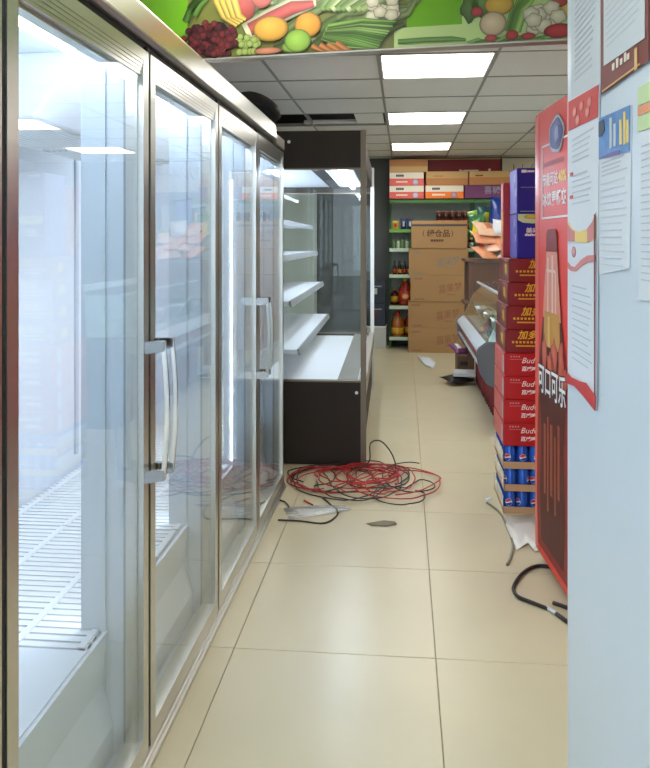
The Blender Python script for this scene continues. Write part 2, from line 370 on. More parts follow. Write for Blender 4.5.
def stalk(name, pts, w, col, e=.004):
    vs = []; fs = []; cols = []
    P = [Vector((bp(*p)[0], 0, bp(*p)[1])) for p in pts]; k = 3.0/F_PX
    for i, p in enumerate(P):
        d = (P[min(i+1, len(P)-1)]-P[max(i-1, 0)]).normalized(); nn = Vector((-d.z, 0, d.x)); ww = w*k*(1 if i < len(P)-1 else .5)
        for s, c in ((-1, tuple(v*.6 for v in col)), (0, tuple(min(255, v*1.15) for v in col)), (1, tuple(v*.7 for v in col))):
            q = p+nn*(s*ww/2); vs.append((q.x, -e, max(2.208, q.z))); cols.append(c)
    for i in range(len(P)-1):
        for s in (0, 1): fs.append((i*3+s, i*3+s+1, i*3+s+4, i*3+s+3))
    return vcol(bt, name, vs, fs, [tuple(v*.84 for v in c) for c in cols])  # same backlit dimming put into the stalk colours
for k, (px_, col) in enumerate(((192, (70, 120, 30)), (200, (90, 140, 40)), (196, (60, 100, 30)))):
    stalk('printed_leaf', [(px_-6, 22-k*6), (px_, 8-k*3), (px_+10, -4)], 9, col, .002)
for k in range(4): stalk('printed_banana', [(214+k*6, -18), (217+k*6, 2), (224+k*5, 16), (237+k*3, 26-k*2)], 8, (214, 180, 58), .003+k*.0004)
fruit('printed_grape', 211, 40, 27, 19, (50, 12, 16), (60, 16, 20), wob=.1, e=.0032)
for k in range(95):
    a = random.random()*6.28; r = math.sqrt(random.random())
    fruit('printed_grape', 211+r*27*math.cos(a), 40+r*18*math.sin(a), 3.8, 3.8, random.choice([(92, 20, 26), (120, 28, 30), (70, 14, 22)]), e=.0035+k*.00002, n=9)
for k in range(34):
    x, y = random.uniform(240, 400), random.uniform(2, 52); stalk('printed_leaf', [(x, y), (x+random.uniform(6, 14), y-random.uniform(2, 10)), (x+random.uniform(18, 30), y-random.uniform(4, 22))], random.uniform(6, 11), random.choice([(84, 112, 44), (104, 130, 60), (70, 92, 36), (128, 148, 84)]), .0008+k*.00002)
fruit('printed_red_apple', 243, 8, 14, 15, (168, 42, 30), e=.003); fruit('printed_red_apple', 262, -4, 12, 13, (180, 60, 40), e=.0032)
stalk('printed_watermelon', [(246, 33), (268, 20), (292, 8), (316, 2)], 20, (206, 214, 160), .0034)
stalk('printed_watermelon', [(250, 30), (270, 19), (293, 8), (314, 4)], 14, (196, 66, 60), .0038)
for k in range(20):
    fruit('printed_green_grape', 249+random.uniform(-12, 9), 46+random.uniform(-9, 10), 3.8, 3.8, (150, 176, 70), e=.0036+k*.00003, n=9)
fruit('printed_mango', 271, 29, 19, 13, (224, 160, 36), e=.0046); fruit('printed_orange', 308, 25, 14, 13, (230, 150, 30), e=.0045)
fruit('printed_peach', 268, 51, 15, 9, (206, 120, 84), e=.0051); fruit('printed_green_apple', 294, 55, 13, 6, (136, 186, 50), e=.0047)
fruit('printed_green_apple', 298, 41, 14, 12, (144, 196, 56), e=.0053)
for k in range(4): stalk('printed_carrot', [(312+k*8, 46-k), (322+k*8, 53-k), (334+k*6, 58)], 6, (216, 128, 50), .0042+k*.0003)
for k in range(16):
    a = k/15; stalk('printed_stalk', [(322+6*a, 26+12*(1-a)), (344+18*a, 26+20*(1-a)-6*a), (372+24*a, 52-30*a+6*(1-a))], 4.2, random.choice([(92, 150, 44), (120, 176, 60), (70, 122, 36), (150, 196, 90)]), .0036+k*.00008)
for k in range(9): stalk('printed_leaf', [(322+k*5, 10), (330+k*7, -3), (345+k*8, -14)], 9, random.choice([(150, 180, 90), (110, 150, 60), (180, 200, 130)]), .0026+k*.0001)
for k in range(9): fruit('printed_cauliflower', 386+random.uniform(-14, 12), 9+random.uniform(-9, 8), 7, 6, (206, 200, 162), wob=.12, e=.0036+k*.0001, n=14)
stalk('printed_leaf', [(398, 42), (425, 40), (452, 39), (466, 40)], 5, (96, 156, 40), .0036)
for x, y, rx, ry, c in ((470, 8, 9, 14, (80, 120, 40)), (483, 4, 10, 12, (90, 140, 50))): fruit('printed_leaf', x, y, rx, ry, c, wob=.15, e=.0024)
fruit('printed_radish', 477, 12, 6, 5, (190, 46, 50), e=.0035)
fruit('printed_yellow_pepper', 499, 5, 14, 10, (226, 170, 40), e=.0034); fruit('printed_potato', 493, 24, 13, 12, (214, 186, 138), e=.004)
for k in range(7): stalk('printed_lettuce', [(508+k*1.5, 32), (512+k*2, 16-k), (516+k*3, -2)], 7, random.choice([(120, 180, 50), (150, 204, 80), (96, 156, 40)]), .003+k*.0002)
for k in range(14): fruit('printed_cauliflower', 543+random.uniform(-17, 16), 18+random.uniform(-11, 11), 8, 7, (216, 204, 164), wob=.12, e=.0036+k*.0001, n=14)
fruit('printed_radish', 559, 2, 8, 5, (196, 60, 50), e=.0036); fruit('printed_yellow_pepper', 569, 9, 8, 9, (220, 180, 60), e=.0034)
for k in range(12):
    x = 478+k*7; stalk('printed_parsley', [(x-10, 45-k*.4), (x, 41-k*.3+2*math.sin(k)), (x+12, 44-k*.4)], 6, random.choice([(100, 160, 44), (140, 190, 76), (80, 140, 36)]), .0038+k*.0001)
fruit('printed_tomato', 512, 35.5, 6, 5, (196, 40, 36), e=.0056); fruit('printed_tomato', 528, 36.5, 7, 5.5, (190, 40, 36), e=.0056)
fruit('printed_tomato', 491, 45, 6, 3.5, (204, 60, 50), e=.0056); fruit('printed_tomato', 559, 31, 14, 12, (198, 36, 34), e=.0056)

# ================================================================ glass door freezer
XD = -.70                                   # door face
YS = [.50, 1.268, 2.03, 2.81, 3.585, 4.375]
fz = thing('display_freezer', 'long silver glass door display freezer with white interior, left side', 'freezer', (-1.15, 2.45, 0))
def fb(name, m, mb, bevel=0, smooth=False, parent=None): return mb.build(name, m, parent or fz, bevel, smooth, world=True)
XB, XI, ZD = -1.66, -1.54, .38
fb('back_panel', 'white_liner', B(XB, XI, YS[0], YS[-1]+.03, .05, 2.05))
for y in (YS[0]-.03, YS[-1]-.02): fb('end_panel', 'white_liner', B(XB, -.765, y, y+.05, .05, 2.05))
fb('roof', 'white_liner', B(XB, -.76, YS[0], YS[-1]+.03, 1.985, 2.06))
fb('header', 'alu', MB().prism([(-.76, 1.995), (-.70, 1.995), (-.694, 2.01), (-.70, 2.085), (-.712, 2.10), (-.76, 2.10)], .45, 4.10), .002)
fb('header_end', 'alu_dull', B(-.76, -.70, 4.10, 4.40, 1.985, 2.045), .004)
fb('seal_strip', 'gasket', B(-.76, -.715, .45, 4.40, 1.972, 1.995))  # black strip painted in for the shaded gap between doors and header
fb('base', 'alu', MB().box(-.775, -.69, YS[0]-.02, YS[-1]+.02, .0, .018).box(-.775, -.70, YS[0]-.02, YS[-1]+.02, .018, .04), .003)
fb('base_tray', 'liner_grey', B(XB, -.775, YS[0], YS[-1]+.02, 0, .05))
fb('ledge', 'white_liner', MB().prism([(-.79, .05), (-.79, .13), (-.83, .255), (-.84, .255), (-.84, .05)], YS[0]+.03, YS[-1]-.03))
fb('front_apron', 'white_liner', MB().prism([(-.81, ZD), (-.83, ZD), (-.86, .05), (-.84, .05)], YS[0]+.03, YS[-1]-.03))
fb('deck_base', 'white_liner', B(XI, -.83, YS[0]+.03, YS[-1]-.03, .05, ZD-.016))
fb('smooth_cover', 'white_liner', B(XI, -.815, YS[0]+.03, 1.90, ZD-.015, ZD+.004), .006)
for a, b in ((1.91, 2.72), (2.73, 3.54), (3.55, 4.34)):
    mb = MB(); y = a
    while y < b-.012: mb.box(XI+.005, -.822, y, y+.025, ZD-.010, ZD); y += .034
    for x in (-1.5, -1.27, -1.03, -.845): mb.box(x-.01, x+.01, a, b, ZD-.0155, ZD+.003)
    fb('slatted_deck', 'white_slat', mb)['kind'] = 'stuff'
for y in (1.0, 1.7, 2.5, 3.42, 3.62, 4.2): fb('shelf_standard', 'liner_grey', B(XI-.002, XI+.012, y-.012, y+.012, .45, 1.9))
dots('punched', (226, 230, 232), (120, 124, 126), 42)
ev = fb('evaporator_housing', 'white_liner', MB().prism([(-1.40, 1.985), (-.95, 1.985), (-.95, 1.93), (-1.05, 1.80), (-1.40, 1.80)], 2.05, 3.35), .006)
for k in range(2): fb('fan_grille', 'punched', B(-1.36, -1.07, 2.12+k*.62, 2.66+k*.62, 1.788, 1.80), parent=ev)
for i, y in enumerate(YS):
    w = .035
    p = fb('mullion_post', 'liner_grey', MB().box(-.80, -.758, y-w, y+w, .05, 1.99).box(-.872, -.80, y-w*.7, y+w*.7, .05, 1.99).box(-.886, -.872, y-w*.7, y-w*.7+.004, .05, 1.99).box(-.886, -.872, y+w*.7-.004, y+w*.7, .05, 1.99))
    fb('centre_seal', 'gasket', B(-.758, -.703, y-.0085, y+.0085, .05, 1.985), parent=p)  # black strip standing in for the shade in the gap between doors
    if 0 < i < 5: fb('led_bar', 'led_bar', B(-.877, -.8722, y-.012, y+.012, .42, 1.85), parent=p)  # unseen light bars behind the posts, added to brighten the interior
    fb('post_seal', 'liner_grey', MB().box(-.83, -.815, y-w*.7-.006, y+w*.7+.006, .06, 1.98), parent=p)
fb('led_lamp', 'led_strip', B(-.826, -.818, 3.549, 3.5595, .40, 1.74))
for a, b in ((.62, 1.95), (2.1, 2.75), (2.88, 3.5), (3.65, 4.3)): fb('led_tube', 'led', B(-.90, -.875, a, b, 1.955, 1.98))  # hidden tubes behind the header, added to brighten the freezer inside
def handle_mb(y, d):
    """bow handle on a stile: two chrome brackets and a bowed bar"""
    mb = MB()
    for z in (1.165, .815):
        mb.prism([(XD, z-.022), (XD+.045, z-.016), (XD+.056, z-.014), (XD+.056, z+.014), (XD+.045, z+.014), (XD, z+.012)], y-.011, y+.011)
    pts = [(XD+.050+.012*math.sin(math.pi*k/10), z2) for k, z2 in ((k, 1.180-.38*k/10) for k in range(11))]
    vs = [q for x, z in pts for q in ((x-.006, y-.009, z), (x+.006, y-.006, z), (x+.006, y+.006, z), (x-.006, y+.009, z))]
    fs = [(i*4+k, i*4+(k+1) % 4, i*4+4+(k+1) % 4, i*4+4+k) for i in range(10) for k in range(4)]+[(3, 2, 1, 0), (40, 41, 42, 43)]
    return mb.add(vs, fs)
for i in range(5):
    a, b = YS[i]+.009, YS[i+1]-.009; sw = .040; z0, z1 = .048, 1.968
    mb = MB()
    mb.box(XD-.05, XD, a, a+sw, z0, z1).box(XD-.05, XD, b-sw, b, z0, z1)
    mb.box(XD-.05, XD, a+sw, b-sw, z0, z0+.05).box(XD-.05, XD, a+sw, b-sw, z1-.03, z1)
    for k in range(4): mb.box(XD-.05, XD-.001-.0015*k, a+sw, b-sw, z1-.0402-.010*k, z1-.0305-.010*k)
    mb.box(XD-.05, XD-.02, a+sw, b-sw, z1-.078, z1-.070)
    for y in (a+sw, b-sw): mb.box(XD-.046, XD-.016, y-.008, y+.008, z0+.05, z1-.07)
    d = fb('door', 'alu', mb)
    fb('glass_pane', 'door_glass', B(XD-.014, XD-.009, a+sw, b-sw, z0+.05, z1-.07), parent=d)
    fb('inner_pane', 'inner_glass', B(XD-.040, XD-.035, a+sw, b-sw, z0+.05, z1-.07), parent=d)
    fb('gasket', 'gasket_grey', MB().box(XD-.06, XD-.05, a, a+.03, z0, z1).box(XD-.06, XD-.05, b-.03, b, z0, z1), parent=d)
    hy = b-.026 if i in (1, 3) else a+.03
    fb('handle', 'chrome', handle_mb(hy, 1), .002, parent=d)

# ================================================================ open multideck chiller behind it
mc = thing('open_chiller', 'tall open multideck chiller with glass side and dark brown end panel', 'chiller', (-.245, 4.87, 0), math.radians(1.1))
def mbd(name, m, mb, bevel=0, parent=None, smooth=False): return mb.build(name, m, parent or mc, bevel, smooth, world=True)
Y0, Y1, XFc, XBc, ZB, ZG, ZT = 4.87, 7.45, -.245, -1.62, .54, 1.92, 2.165
mbd('back_panel', 'white_liner', B(XBc, XBc+.1, Y0+.04, Y1-.04, .05, 2.1))
mbd('base', 'dark_brown', B(XBc, XFc-.02, Y0+.04, Y1-.04, .05, ZB-.06)); mbd('kick_plate', 'black', B(XBc+.05, XFc-.08, Y0+.05, Y1-.05, 0, .05))
mbd('deck', 'white_liner', B(XBc+.1, XFc-.05, Y0+.04, Y1-.04, ZB-.06, ZB-.02), .003)
mbd('bumper', 'alu_dull', B(XFc-.05, XFc, Y0+.04, Y1-.04, ZB-.12, ZB+.02), .01)
mb = MB()
for k in range(60): mb.box(XFc-.19, XFc-.06, Y0+.06+k*.042, Y0+.072+k*.042, ZB-.02, ZB)
mbd('air_grille', 'alu_dull', mb)
mbd('canopy', 'white_liner', B(XBc+.1, -.36, Y0+.04, Y1-.04, ZG+.06, ZT-.03), .005)
mbd('canopy_front', 'dark_brown', B(-.36, XFc-.02, Y0+.04, Y1-.04, ZG+.06, ZT-.01), .005)
mbd('led_tube', 'led_case', B(-.46, -.43, Y0+.1, Y1-.1, ZG+.035, ZG+.06))
mbd('led_tube', 'led_case', B(XBc+.3, XBc+.33, Y0+.1, Y1-.1, ZG+.035, ZG+.06))  # second tube at the back, added to brighten the case
mbd('air_outlet', 'black', B(-.66, -.56, Y0+.06, Y1-.06, ZG+.045, ZG+.06))
for k, (z, xf) in enumerate(((1.60, -.86), (1.35, -.81), (1.05, -.755), (.735, -.70))):
    sh = mbd('shelf', 'white_liner', B(XBc+.1, xf, Y0+.06, Y1-.06, z-.03, z), .003)
    mbd('price_rail', 'rail_grey', MB().prism([(xf, z+.004), (xf+.012, z+.004), (xf+.022, z-.038), (xf+.01, z-.038)], Y0+.06, Y1-.06), parent=sh)
    for y in (Y0+.35, (Y0+Y1)/2, Y1-.35): mbd('bracket', 'liner_grey', MB().prism([(XBc+.1, z-.03), (xf-.15, z-.03), (XBc+.1, z-.09)], y-.004, y+.004), parent=sh)
for s, y in ((0, Y0), (1, Y1-.04)):
    e = mbd('end_panel', 'dark_brown', B(XBc, XFc-.03, y, y+.04, .0, ZB), .003); mbd('upper_end_panel', 'dark_brown', B(XBc, XFc-.03, y, y+.04, ZG, ZT), .003)
    mbd('side_glass', 'side_glass', B(XBc, XFc-.03, y+.016, y+.024, ZB, ZG), parent=e)
    mbd('front_trim', ('trim_bronze', 'alu')[s], B(XFc-.034, XFc+.002, y-.004, y+.044, 0, ZT+.004), .004, parent=e)
    for za in (ZB-.004, ZG-.006): mbd('glass_trim', 'trim_bronze', B(XBc, XFc-.034, y-.003, y+.043, za, za+.010), parent=e)
    for x, z in ((XFc-.06, ZB-.07), (XFc-.50, ZT-.07)):
        mbd('screw_cap', 'white_plastic', MB().add([(x+.011*math.cos(a*.785), y-.004*(1 if s == 0 else 0), z+.011*math.sin(a*.785)) for a in range(8)]+[(x+.011*math.cos(a*.785), y+.001, z+.011*math.sin(a*.785)) for a in range(8)], [tuple(range(8))]+[(i, (i+1) % 8, (i+1) % 8+8, i+8) for i in range(8)]), parent=e)

# black insulated hose coiled on top of the freezer
hz = thing('insulated_hose', 'pair of black foam insulated hoses arching over the freezer end', 'hose', (-.95, 4.3, 2.06))
for k in range(2):
    pts = [(-1.30+.05*k, 3.7, 2.10), (-1.27+.05*k, 4.0, 2.12), (-1.20+.06*k, 4.2, 2.20), (-1.08+.06*k, 4.32, 2.24+.02*k), (-.96+.05*k, 4.40, 2.29+.012*k), (-.86+.04*k, 4.46, 2.275), (-.80+.03*k, 4.5, 2.21), (-.88, 4.55+.07*k, 2.19), (-.95, 4.60+.07*k, 2.14)]
    pts = smooth(pts); MB().tube(pts, .034, 10).build('hose', 'black_rubber', hz, smooth=True, world=True)

# ================================================================ red drinks cooler
FP = (.598, 3.50, 0); FR = -math.radians(85.5)
mat('cola_red', (224, 58, 44), .45, 0, .06, 2); mat('cola_edge', (226, 88, 70), .3); mat('cola_dark', (136, 32, 24), .55, 0, .3, 5)
mat('shine_ink', (236, 206, 190), .45); mat('amber_light', (222, 182, 96), .4); mat('white_ink', (240, 238, 234), .45); mat('yellow_ink', (244, 214, 60), .45); mat('amber', (196, 142, 60), .3, 0, .25, 8); mat('cola_brown', (84, 32, 22), .6, 0, .4, 6, stretch=(6, 1, 1))
mat('bottle_pink', (222, 140, 120), .35, 0, .3, 14, stretch=(8, 1, 1)); mat('black_ink', (34, 26, 24), .5); mat('badge_blue', (104, 112, 176), .4, 0, .25, 20); mat('ice_orange', (150, 56, 36), .35, 0, .35, 12)
ck = thing('drinks_cooler', 'red drinks cooler printed with a cola bottle, beside the carton stack', 'drinks cooler', FP, FR)
def cp(x, y): return on_panel(x, y, FP, FR)
DW, DD, DH, DZ = .60, .62, 2.03, .05
B(-.02, DW, 0, DD, DZ, DH).build('body', 'cola_red', ck, .012)
for x in (.03, DW-.05):
    for y in (.06, DD-.06): MB().lathe([(.022, 0), (.022, .012), (.012, .014), (.012, .055)], (x, y, 0), 10).build('foot', 'black', ck)
B(DW, DW+.035, .02, DD-.02, .22, DH-.22).build('door', 'black', ck, .006)
frect(ck, 'edge_band', -.012, .05, DZ+.02, DH-.02, 'cola_edge', .001)
u0, u1, za, zb = .105, .52, 1.545, 1.865
for a in ((u0, u1, za, za+.008), (u0, u1, zb-.008, zb), (u0, u0+.010, za+.008, zb-.008), (u1-.01, u1, za+.008, zb-.008)): frect(ck, 'white_outline', *a, 'white_ink', .002)
bu, bz = .335, 1.888
blob(ck, 'badge', bu, bz, .112, .078, (226, 226, 236), (240, 240, 244), .004, 20, .06); blob(ck, 'badge', bu, bz, .092, .064, (96, 104, 172), (140, 150, 205), .0055, 20, .06)
blob(ck, 'badge_leaf', bu+.01, bz+.0, .04, .04, (150, 158, 205), (190, 196, 225), .007, 12, .2)
bars(ck, 'small_print', .125, 1.768, 15, .014, .020, 'ink_pink', 1.5, .002)
text(ck, 'slogan', '节能可达', .120, 1.690, .060, 'white_ink', .003, bold=.02, sx=.98); text(ck, 'slogan', '40%', .362, 1.690, .064, 'yellow_ink', .003, bold=.02, sx=1.0)
text(ck, 'slogan', '冰饮更畅爽', .120, 1.605, .064, 'white_ink', .003, bold=.02, sx=1.10)
bc = .268
def bot(name, pts, m, e): return flat(ck, name, [(bc+s_*a, z) for s_, L in ((1, pts), (-1, pts[::-1])) for a, z in L], m, e)
bot('printed_backdrop', [(.225, .10), (.245, .30), (.235, .62), (.20, .95), (.15, 1.10)], 'cola_dark', .0022)
bot('printed_bottle', [(.165, .14), (.185, .35), (.165, .62), (.195, .80), (.18, .95), (.145, 1.10), (.115, 1.25), (.085, 1.42)], 'cola_brown', .0032)
bot('bottle_neck', [(.135, 1.12), (.122, 1.20), (.105, 1.28), (.088, 1.36), (.080, 1.42)], 'bottle_pink', .0042); bot('bottle_collar', [(.125, 1.0), (.115, 1.15)], 'amber', .0044)
bot('bottle_cap', [(.075, 1.42), (.082, 1.45), (.078, 1.48), (.055, 1.50)], 'cola_dark', .0046); bot('cap_band', [(.085, 1.405), (.085, 1.425)], 'cola_dark', .005)
for x, w, z0, z1 in ((-.06, .016, 1.15, 1.38), (.005, .022, 1.15, 1.39), (.055, .012, 1.15, 1.32)): frect(ck, 'bottle_shine', bc+x, bc+x+w, z0, z1, 'shine_ink', .005)
frect(ck, 'bottle_shine', bc-.07, bc+.06, 1.318, 1.330, 'shine_ink', .0055); frect(ck, 'bottle_shine', bc-.055, bc-.02, 1.0, 1.13, 'amber_light', .0056)
for x, z, a, b in ((-.11, .96, .04, .08), (.04, .97, .05, .07), (.14, .95, .04, .10), (-.02, .93, .05, .05), (.19, .90, .04, .05)): blob(ck, 'printed_ice', bc+x, z, a, b, (190, 70, 46), (214, 110, 84), .0056, 12, .2)
for k, (x, w, z0, z1) in enumerate(((-.12, .03, .36, .66), (-.065, .02, .30, .70), (-.02, .035, .38, .68), (.045, .02, .32, .64), (.09, .03, .40, .70))): frect(ck, 'bottle_reflection', bc+x, bc+x+w, z0, z1, 'ice_orange', .0044)
text(ck, 'brand_lettering', '可口可乐', .060, .800, .135, 'black_ink', .0066, bold=.05, sx=.78); text(ck, 'brand_lettering', '可口可乐', .060, .800, .135, 'white_ink', .0074, bold=.016, sx=.78)

# ================================================================ stack of cartons and can trays beside it
mat('can_blue', (36, 92, 190), .25, .3, .2, 30); mat('tray_card', (186, 152, 110), .7, 0, .08); mat('can_lid', (200, 200, 202), .25, 1)
mat('tea_red', (128, 20, 22), .4, 0, .06); mat('tea_side', (120, 50, 52), .3, 0, .25, 20, coat=.4); mat('gold_ink', (226, 180, 40), .45); mat('beer_red', (176, 20, 26), .4, 0, .05); mat('beer_side', (206, 100, 92), .45, 0, .2, 15)
mat('label_grey', (196, 200, 198), .5); mat('box_blue', (10, 34, 140), .3, 0, .08); mat('box_violet', (92, 92, 190), .35, 0, .3, 18, stretch=(1, 1, .4)); mat('box_red', (190, 28, 30), .35); mat('tape', (190, 160, 120), .3)
SX, SY = .527, 4.09
can_me = MB().lathe([(.024, 0), (.031, .008), (.032, .014), (.032, .098), (.025, .112), (.026, .115)], (0, 0, 0), 14).mesh('can', 'can_blue', smooth=True)
lid_me = MB().lathe([(.0255, .1145), (.0255, .117), (.023, .117), (.022, .1155)], (0, 0, 0), 12).mesh('can_lid', 'can_lid')
def patch(rad, zc, rr, f0, f1, m):
    """part of a disc of radius rr, between heights f0..f1 of it, lying on the can wall facing -y"""
    mb = MB(); n = 10; vs = []
    for i in range(n+1):
        a = -rr*.98+2*rr*.98*i/n; hgt = math.sqrt(max(0, rr*rr-a*a)); w = .18*rr*math.sin(a/rr*2.2)
        lo, hi2 = max(-hgt, min(hgt, f0*rr+w)), max(-hgt, min(hgt, f1*rr+w)); th = a/rad
        for z in (lo, hi2): vs.append((rad*math.sin(th), -rad*math.cos(th), zc+z))
    return mb.add(vs, [(2*i, 2*i+2, 2*i+3, 2*i+1) for i in range(n)]).mesh('emblem', m)
em = [patch(.0327, .056, .019, -1.2, 1.2, 'white_ink'), patch(.0330, .056, .018, .12, 1.2, 'paper_red'), patch(.0330, .056, .018, -1.2, -.18, 'can_blue')]
TH = .1195
for k in range(3):
    lab = ('lowest', 'middle', 'topmost')[k]
    t = thing('can_tray', lab+' wrapped tray of blue cola cans at the foot of the carton stack', 'can tray', (SX+.004*(k == 1), SY, .0+k*TH), 0, 'trays of blue cola cans')
    mb = MB().box(0, .272, 0, .404, 0, .003)
    for a in ((0, .272, 0, .003), (0, .272, .401, .404), (0, .003, 0, .404), (.269, .272, 0, .404)): mb.box(*a, .003, .036)
    mb.build('cardboard_tray', 'tray_card', t)
    for i in range(4):
        for j in range(6):
            if 0 < i < 3 and 0 < j < 5: continue
            c = put('can', can_me, t, (.037+i*.066, .037+j*.066, .0025)); c.rotation_euler.z = random.uniform(-1.3, 1.3) if k == 1 or i == 1 else random.uniform(-.5, .5)
            put('can_lid', lid_me, c)
            if j == 0 or i == 0:
                for e_ in em: q = put('emblem', e_, c); q.rotation_euler.z = -1.57 if (i == 0 and j > 0) else 0
    B(-.002, -.001, .005, .40, .030, .095).build('side_film', 'wrap', t)
z = 3*TH+.0005
def carton(name, label, x, y, z, w, d, h, m, cat='carton', group=None, rotz=0, bev=.004):
    t = thing(name, label, cat, (x, y, z), rotz, group); B(0, w, 0, d, 0, h).build('box_body', m, t, bev, seg=1); return t
def sideflat(t, name, y0, y1, z0, z1, m, e=.0012): return B(-e-.0008, -e+.0006, y0, y1, z0, z1).build(name, m, t)
names = ('lowest', 'second lowest', 'third', 'topmost')
for k in range(4):
    t = carton('beer_carton', names[k]+' bright red beer carton with white script, above the blue can trays' if k != 2 else 'third bright red beer carton from the can trays, white script', SX+.002*k, SY+.003*(k % 2), z, .40, .42, .1235, 'beer_red', group='red beer cartons')
    sideflat(t, 'side_print', .012, .41, .006, .118, 'beer_side'); sideflat(t, 'paper_label', .012, .055, .02, .105, 'label_grey', .002)
    text(t, 'script_lettering', 'Budweiser', .088, .070, .042, 'white_ink', .0012, shear=.35); text(t, 'white_lettering', '百威啤酒', .088, .030, .026, 'white_ink', .0012, shear=.2, bold=.03)
    bars(t, 'small_print', .032, .100, 4, .008, .008, 'ink_pink', 1.7, .0012); bars(t, 'small_print', .030, .088, 8, .006, .003, 'ink_pink', 1.4, .0012)
    z += .1240
tn = ('lowest', 'second lowest', 'second highest', 'topmost')
for k in range(4):
    t = carton('tea_carton', tn[k]+' dark red herbal tea carton with gold characters', SX+.010+.006*k, SY-.005*k, z, .40, .42, .125, 'tea_red', group='dark red tea cartons')
    sideflat(t, 'side_print', .012, .41, .006, .120, 'tea_side')
    pg = [(.07, .045), (.10, .03), (.13, .05), (.155, .04), (.15, .07), (.165, .09), (.13, .085), (.12, .105), (.10, .085), (.075, .095), (.085, .07)]
    MB().add([(-.0034, a, b) for a, b in pg]+[(-.0022, a, b) for a, b in pg], [tuple(range(11)), tuple(range(21, 10, -1))]+[(i, (i+1) % 11, (i+1) % 11+11, i+11) for i in range(11)]).build('gold_picture', 'gold_ink', t)
    MB().box(-.003, -.0022, .04, .046, .012, .116).box(-.003, -.0022, .20, .206, .012, .116).box(-.003, -.0022, .046, .2, .11, .116).build('tape_edge', 'ink_pink', t)
    text(t, 'gold_lettering', '加多宝', .088-.012*(2-k), .078, .050, 'gold_ink', .0012, shear=.25, bold=.02)
    bars(t, 'gold_small_print', .035, .052, 9, .011, .011, 'gold_ink', 1.75, .0012); bars(t, 'gold_small_print', .055, .034, 12, .007, .007, 'gold_ink', 1.2, .0012)
    z += .1255
ZS = z
tags = ('lower dark blue gift box with a pale patch, on the tea cartons', 'upper dark blue gift box, topmost of the carton stack')
for k in range(2):
    t = carton('gift_box', tags[k], .598, 4.082, ZS+k*.2405, .25, .27, .24, 'box_blue', 'box', 'dark blue gift boxes')
    sideflat(t, 'violet_side', .004, .266, .003, .237, 'box_violet')
    for q in range(4): sideflat(t, 'side_mark', .02+.02*q, .032+.02*q, .05+.04*q, .09+.04*q, 'paper_grey' if q % 2 else 'box_blue', .0022)
    if k == 0:
        flat(t, 'pale_patch', [(.003, .236), (.18, .236), (.18, .205), (.15, .196), (.12, .188), (.08, .186), (.03, .190), (.003, .205)], 'paper_green', .0012)
        blob(t, 'patch_motif', .075, .222, .04, .012, (190, 176, 60), (214, 200, 80), .0032, 10, .2); text(t, 'white_lettering', '美味', .045, .135, .034, 'white_ink', .0012, bold=.02); bars(t, 'small_print', .04, .120, 5, .010, .010, 'white_ink', 1.2, .0012)
    else:
        frect(t, 'logo_mark', .022, .048, .215, .230, 'white_ink', .0012); bars(t, 'logo_print', .052, .217, 4, .008, .010, 'white_ink', 1.2, .0012); bars(t, 'small_print', .02, .135, 7, .006, .004, 'ink_grey', 1.9, .0012)
        blob(t, 'pale_motif', .155, .07, .028, .06, (150, 180, 190), (200, 216, 220), .0032, 12, 0)
        bars(t, 'small_print', .015, .008, 10, .007, .004, 'ink_grey', 1.2, .0012)
t = carton('slim_box', 'slim tall red box standing beside the blue gift boxes', .563, 4.365, ZS, .115, .10, .425, 'box_red', 'box')
frect(t, 'gold_strip', .045, .055, .02, .25, 'gold_ink', .0012); sideflat(t, 'side_print', .006, .094, .01, .41, 'beer_side'); sideflat(t, 'gold_picture', .025, .07, .08, .26, 'gold_ink', .0022)

# ================================================================ shelving on the far wall
mat('shelf_green', (58, 108, 44), .4, 0, .06); mat('shelf_white', (206, 226, 200), .4); mat('rail_green', (112, 172, 70), .4); mat('peg_grey', (150, 156, 150), .6)
ZSH = (.158, .576, .997, 1.35, 1.605, 2.0)
SHX = ((-.20, .93), (.934, 2.06)); YSF, YSB = 10.19, 10.54
for b, (xa, xb) in enumerate(SHX):
    t = thing('gondola_shelf', ('green metal shelving bay behind the brown carton stack', 'green metal shelving bay behind the snack bags and gift boxes')[b], 'shelf', ((xa+xb)/2, 10.36, 0), 0, 'green shelving bays')
    for x in (xa+.012, xb-.014): B(x-.014, x+.014, YSB-.06, YSB, 0, 2.012).build('upright', 'shelf_green', t, world=True); B(x-.014, x+.014, YSF+.02, YSB-.06, 0, .09).build('foot', 'shelf_green', t, world=True)
    B(xa+.02, xb-.02, YSB-.03, YSB-.01, .12, 1.99).build('back_panel', 'peg_grey', t, world=True)
    for k, zz in enumerate(ZSH):
        s = B(xa+.004, xb-.004, YSF+.012, YSB-.03, zz-.022, zz-.001).build('shelf', 'shelf_green', t, .002, world=True)
        B(xa+.004, xb-.004, YSF-.004, YSF+.012, zz-.042, zz+.004).build('price_rail', 'shelf_white' if k < 4 and b == 0 and k != 9 else ('rail_green' if k == 4 else 'shelf_green'), s, world=True)
def jug(x, y, z, s, mcol, cap, lab, nm='oil_jug'):
    t = thing(nm, lab, 'jug', (x, y, z)); mb = MB()
    mb.lathe([(.085*s, 0), (.092*s, .01*s), (.092*s, .10*s), (.087*s, .12*s), (.092*s, .14*s), (.092*s, .22*s), (.06*s, .285*s), (.028*s, .31*s), (.028*s, .335*s)], (0, 0, 0), 16).build('jug_body', mcol, t, smooth=True)
    MB().lathe([(.034*s, .325*s), (.034*s, .36*s), (.030*s, .364*s)], (0, 0, 0), 12).build('cap', cap, t)
    return t
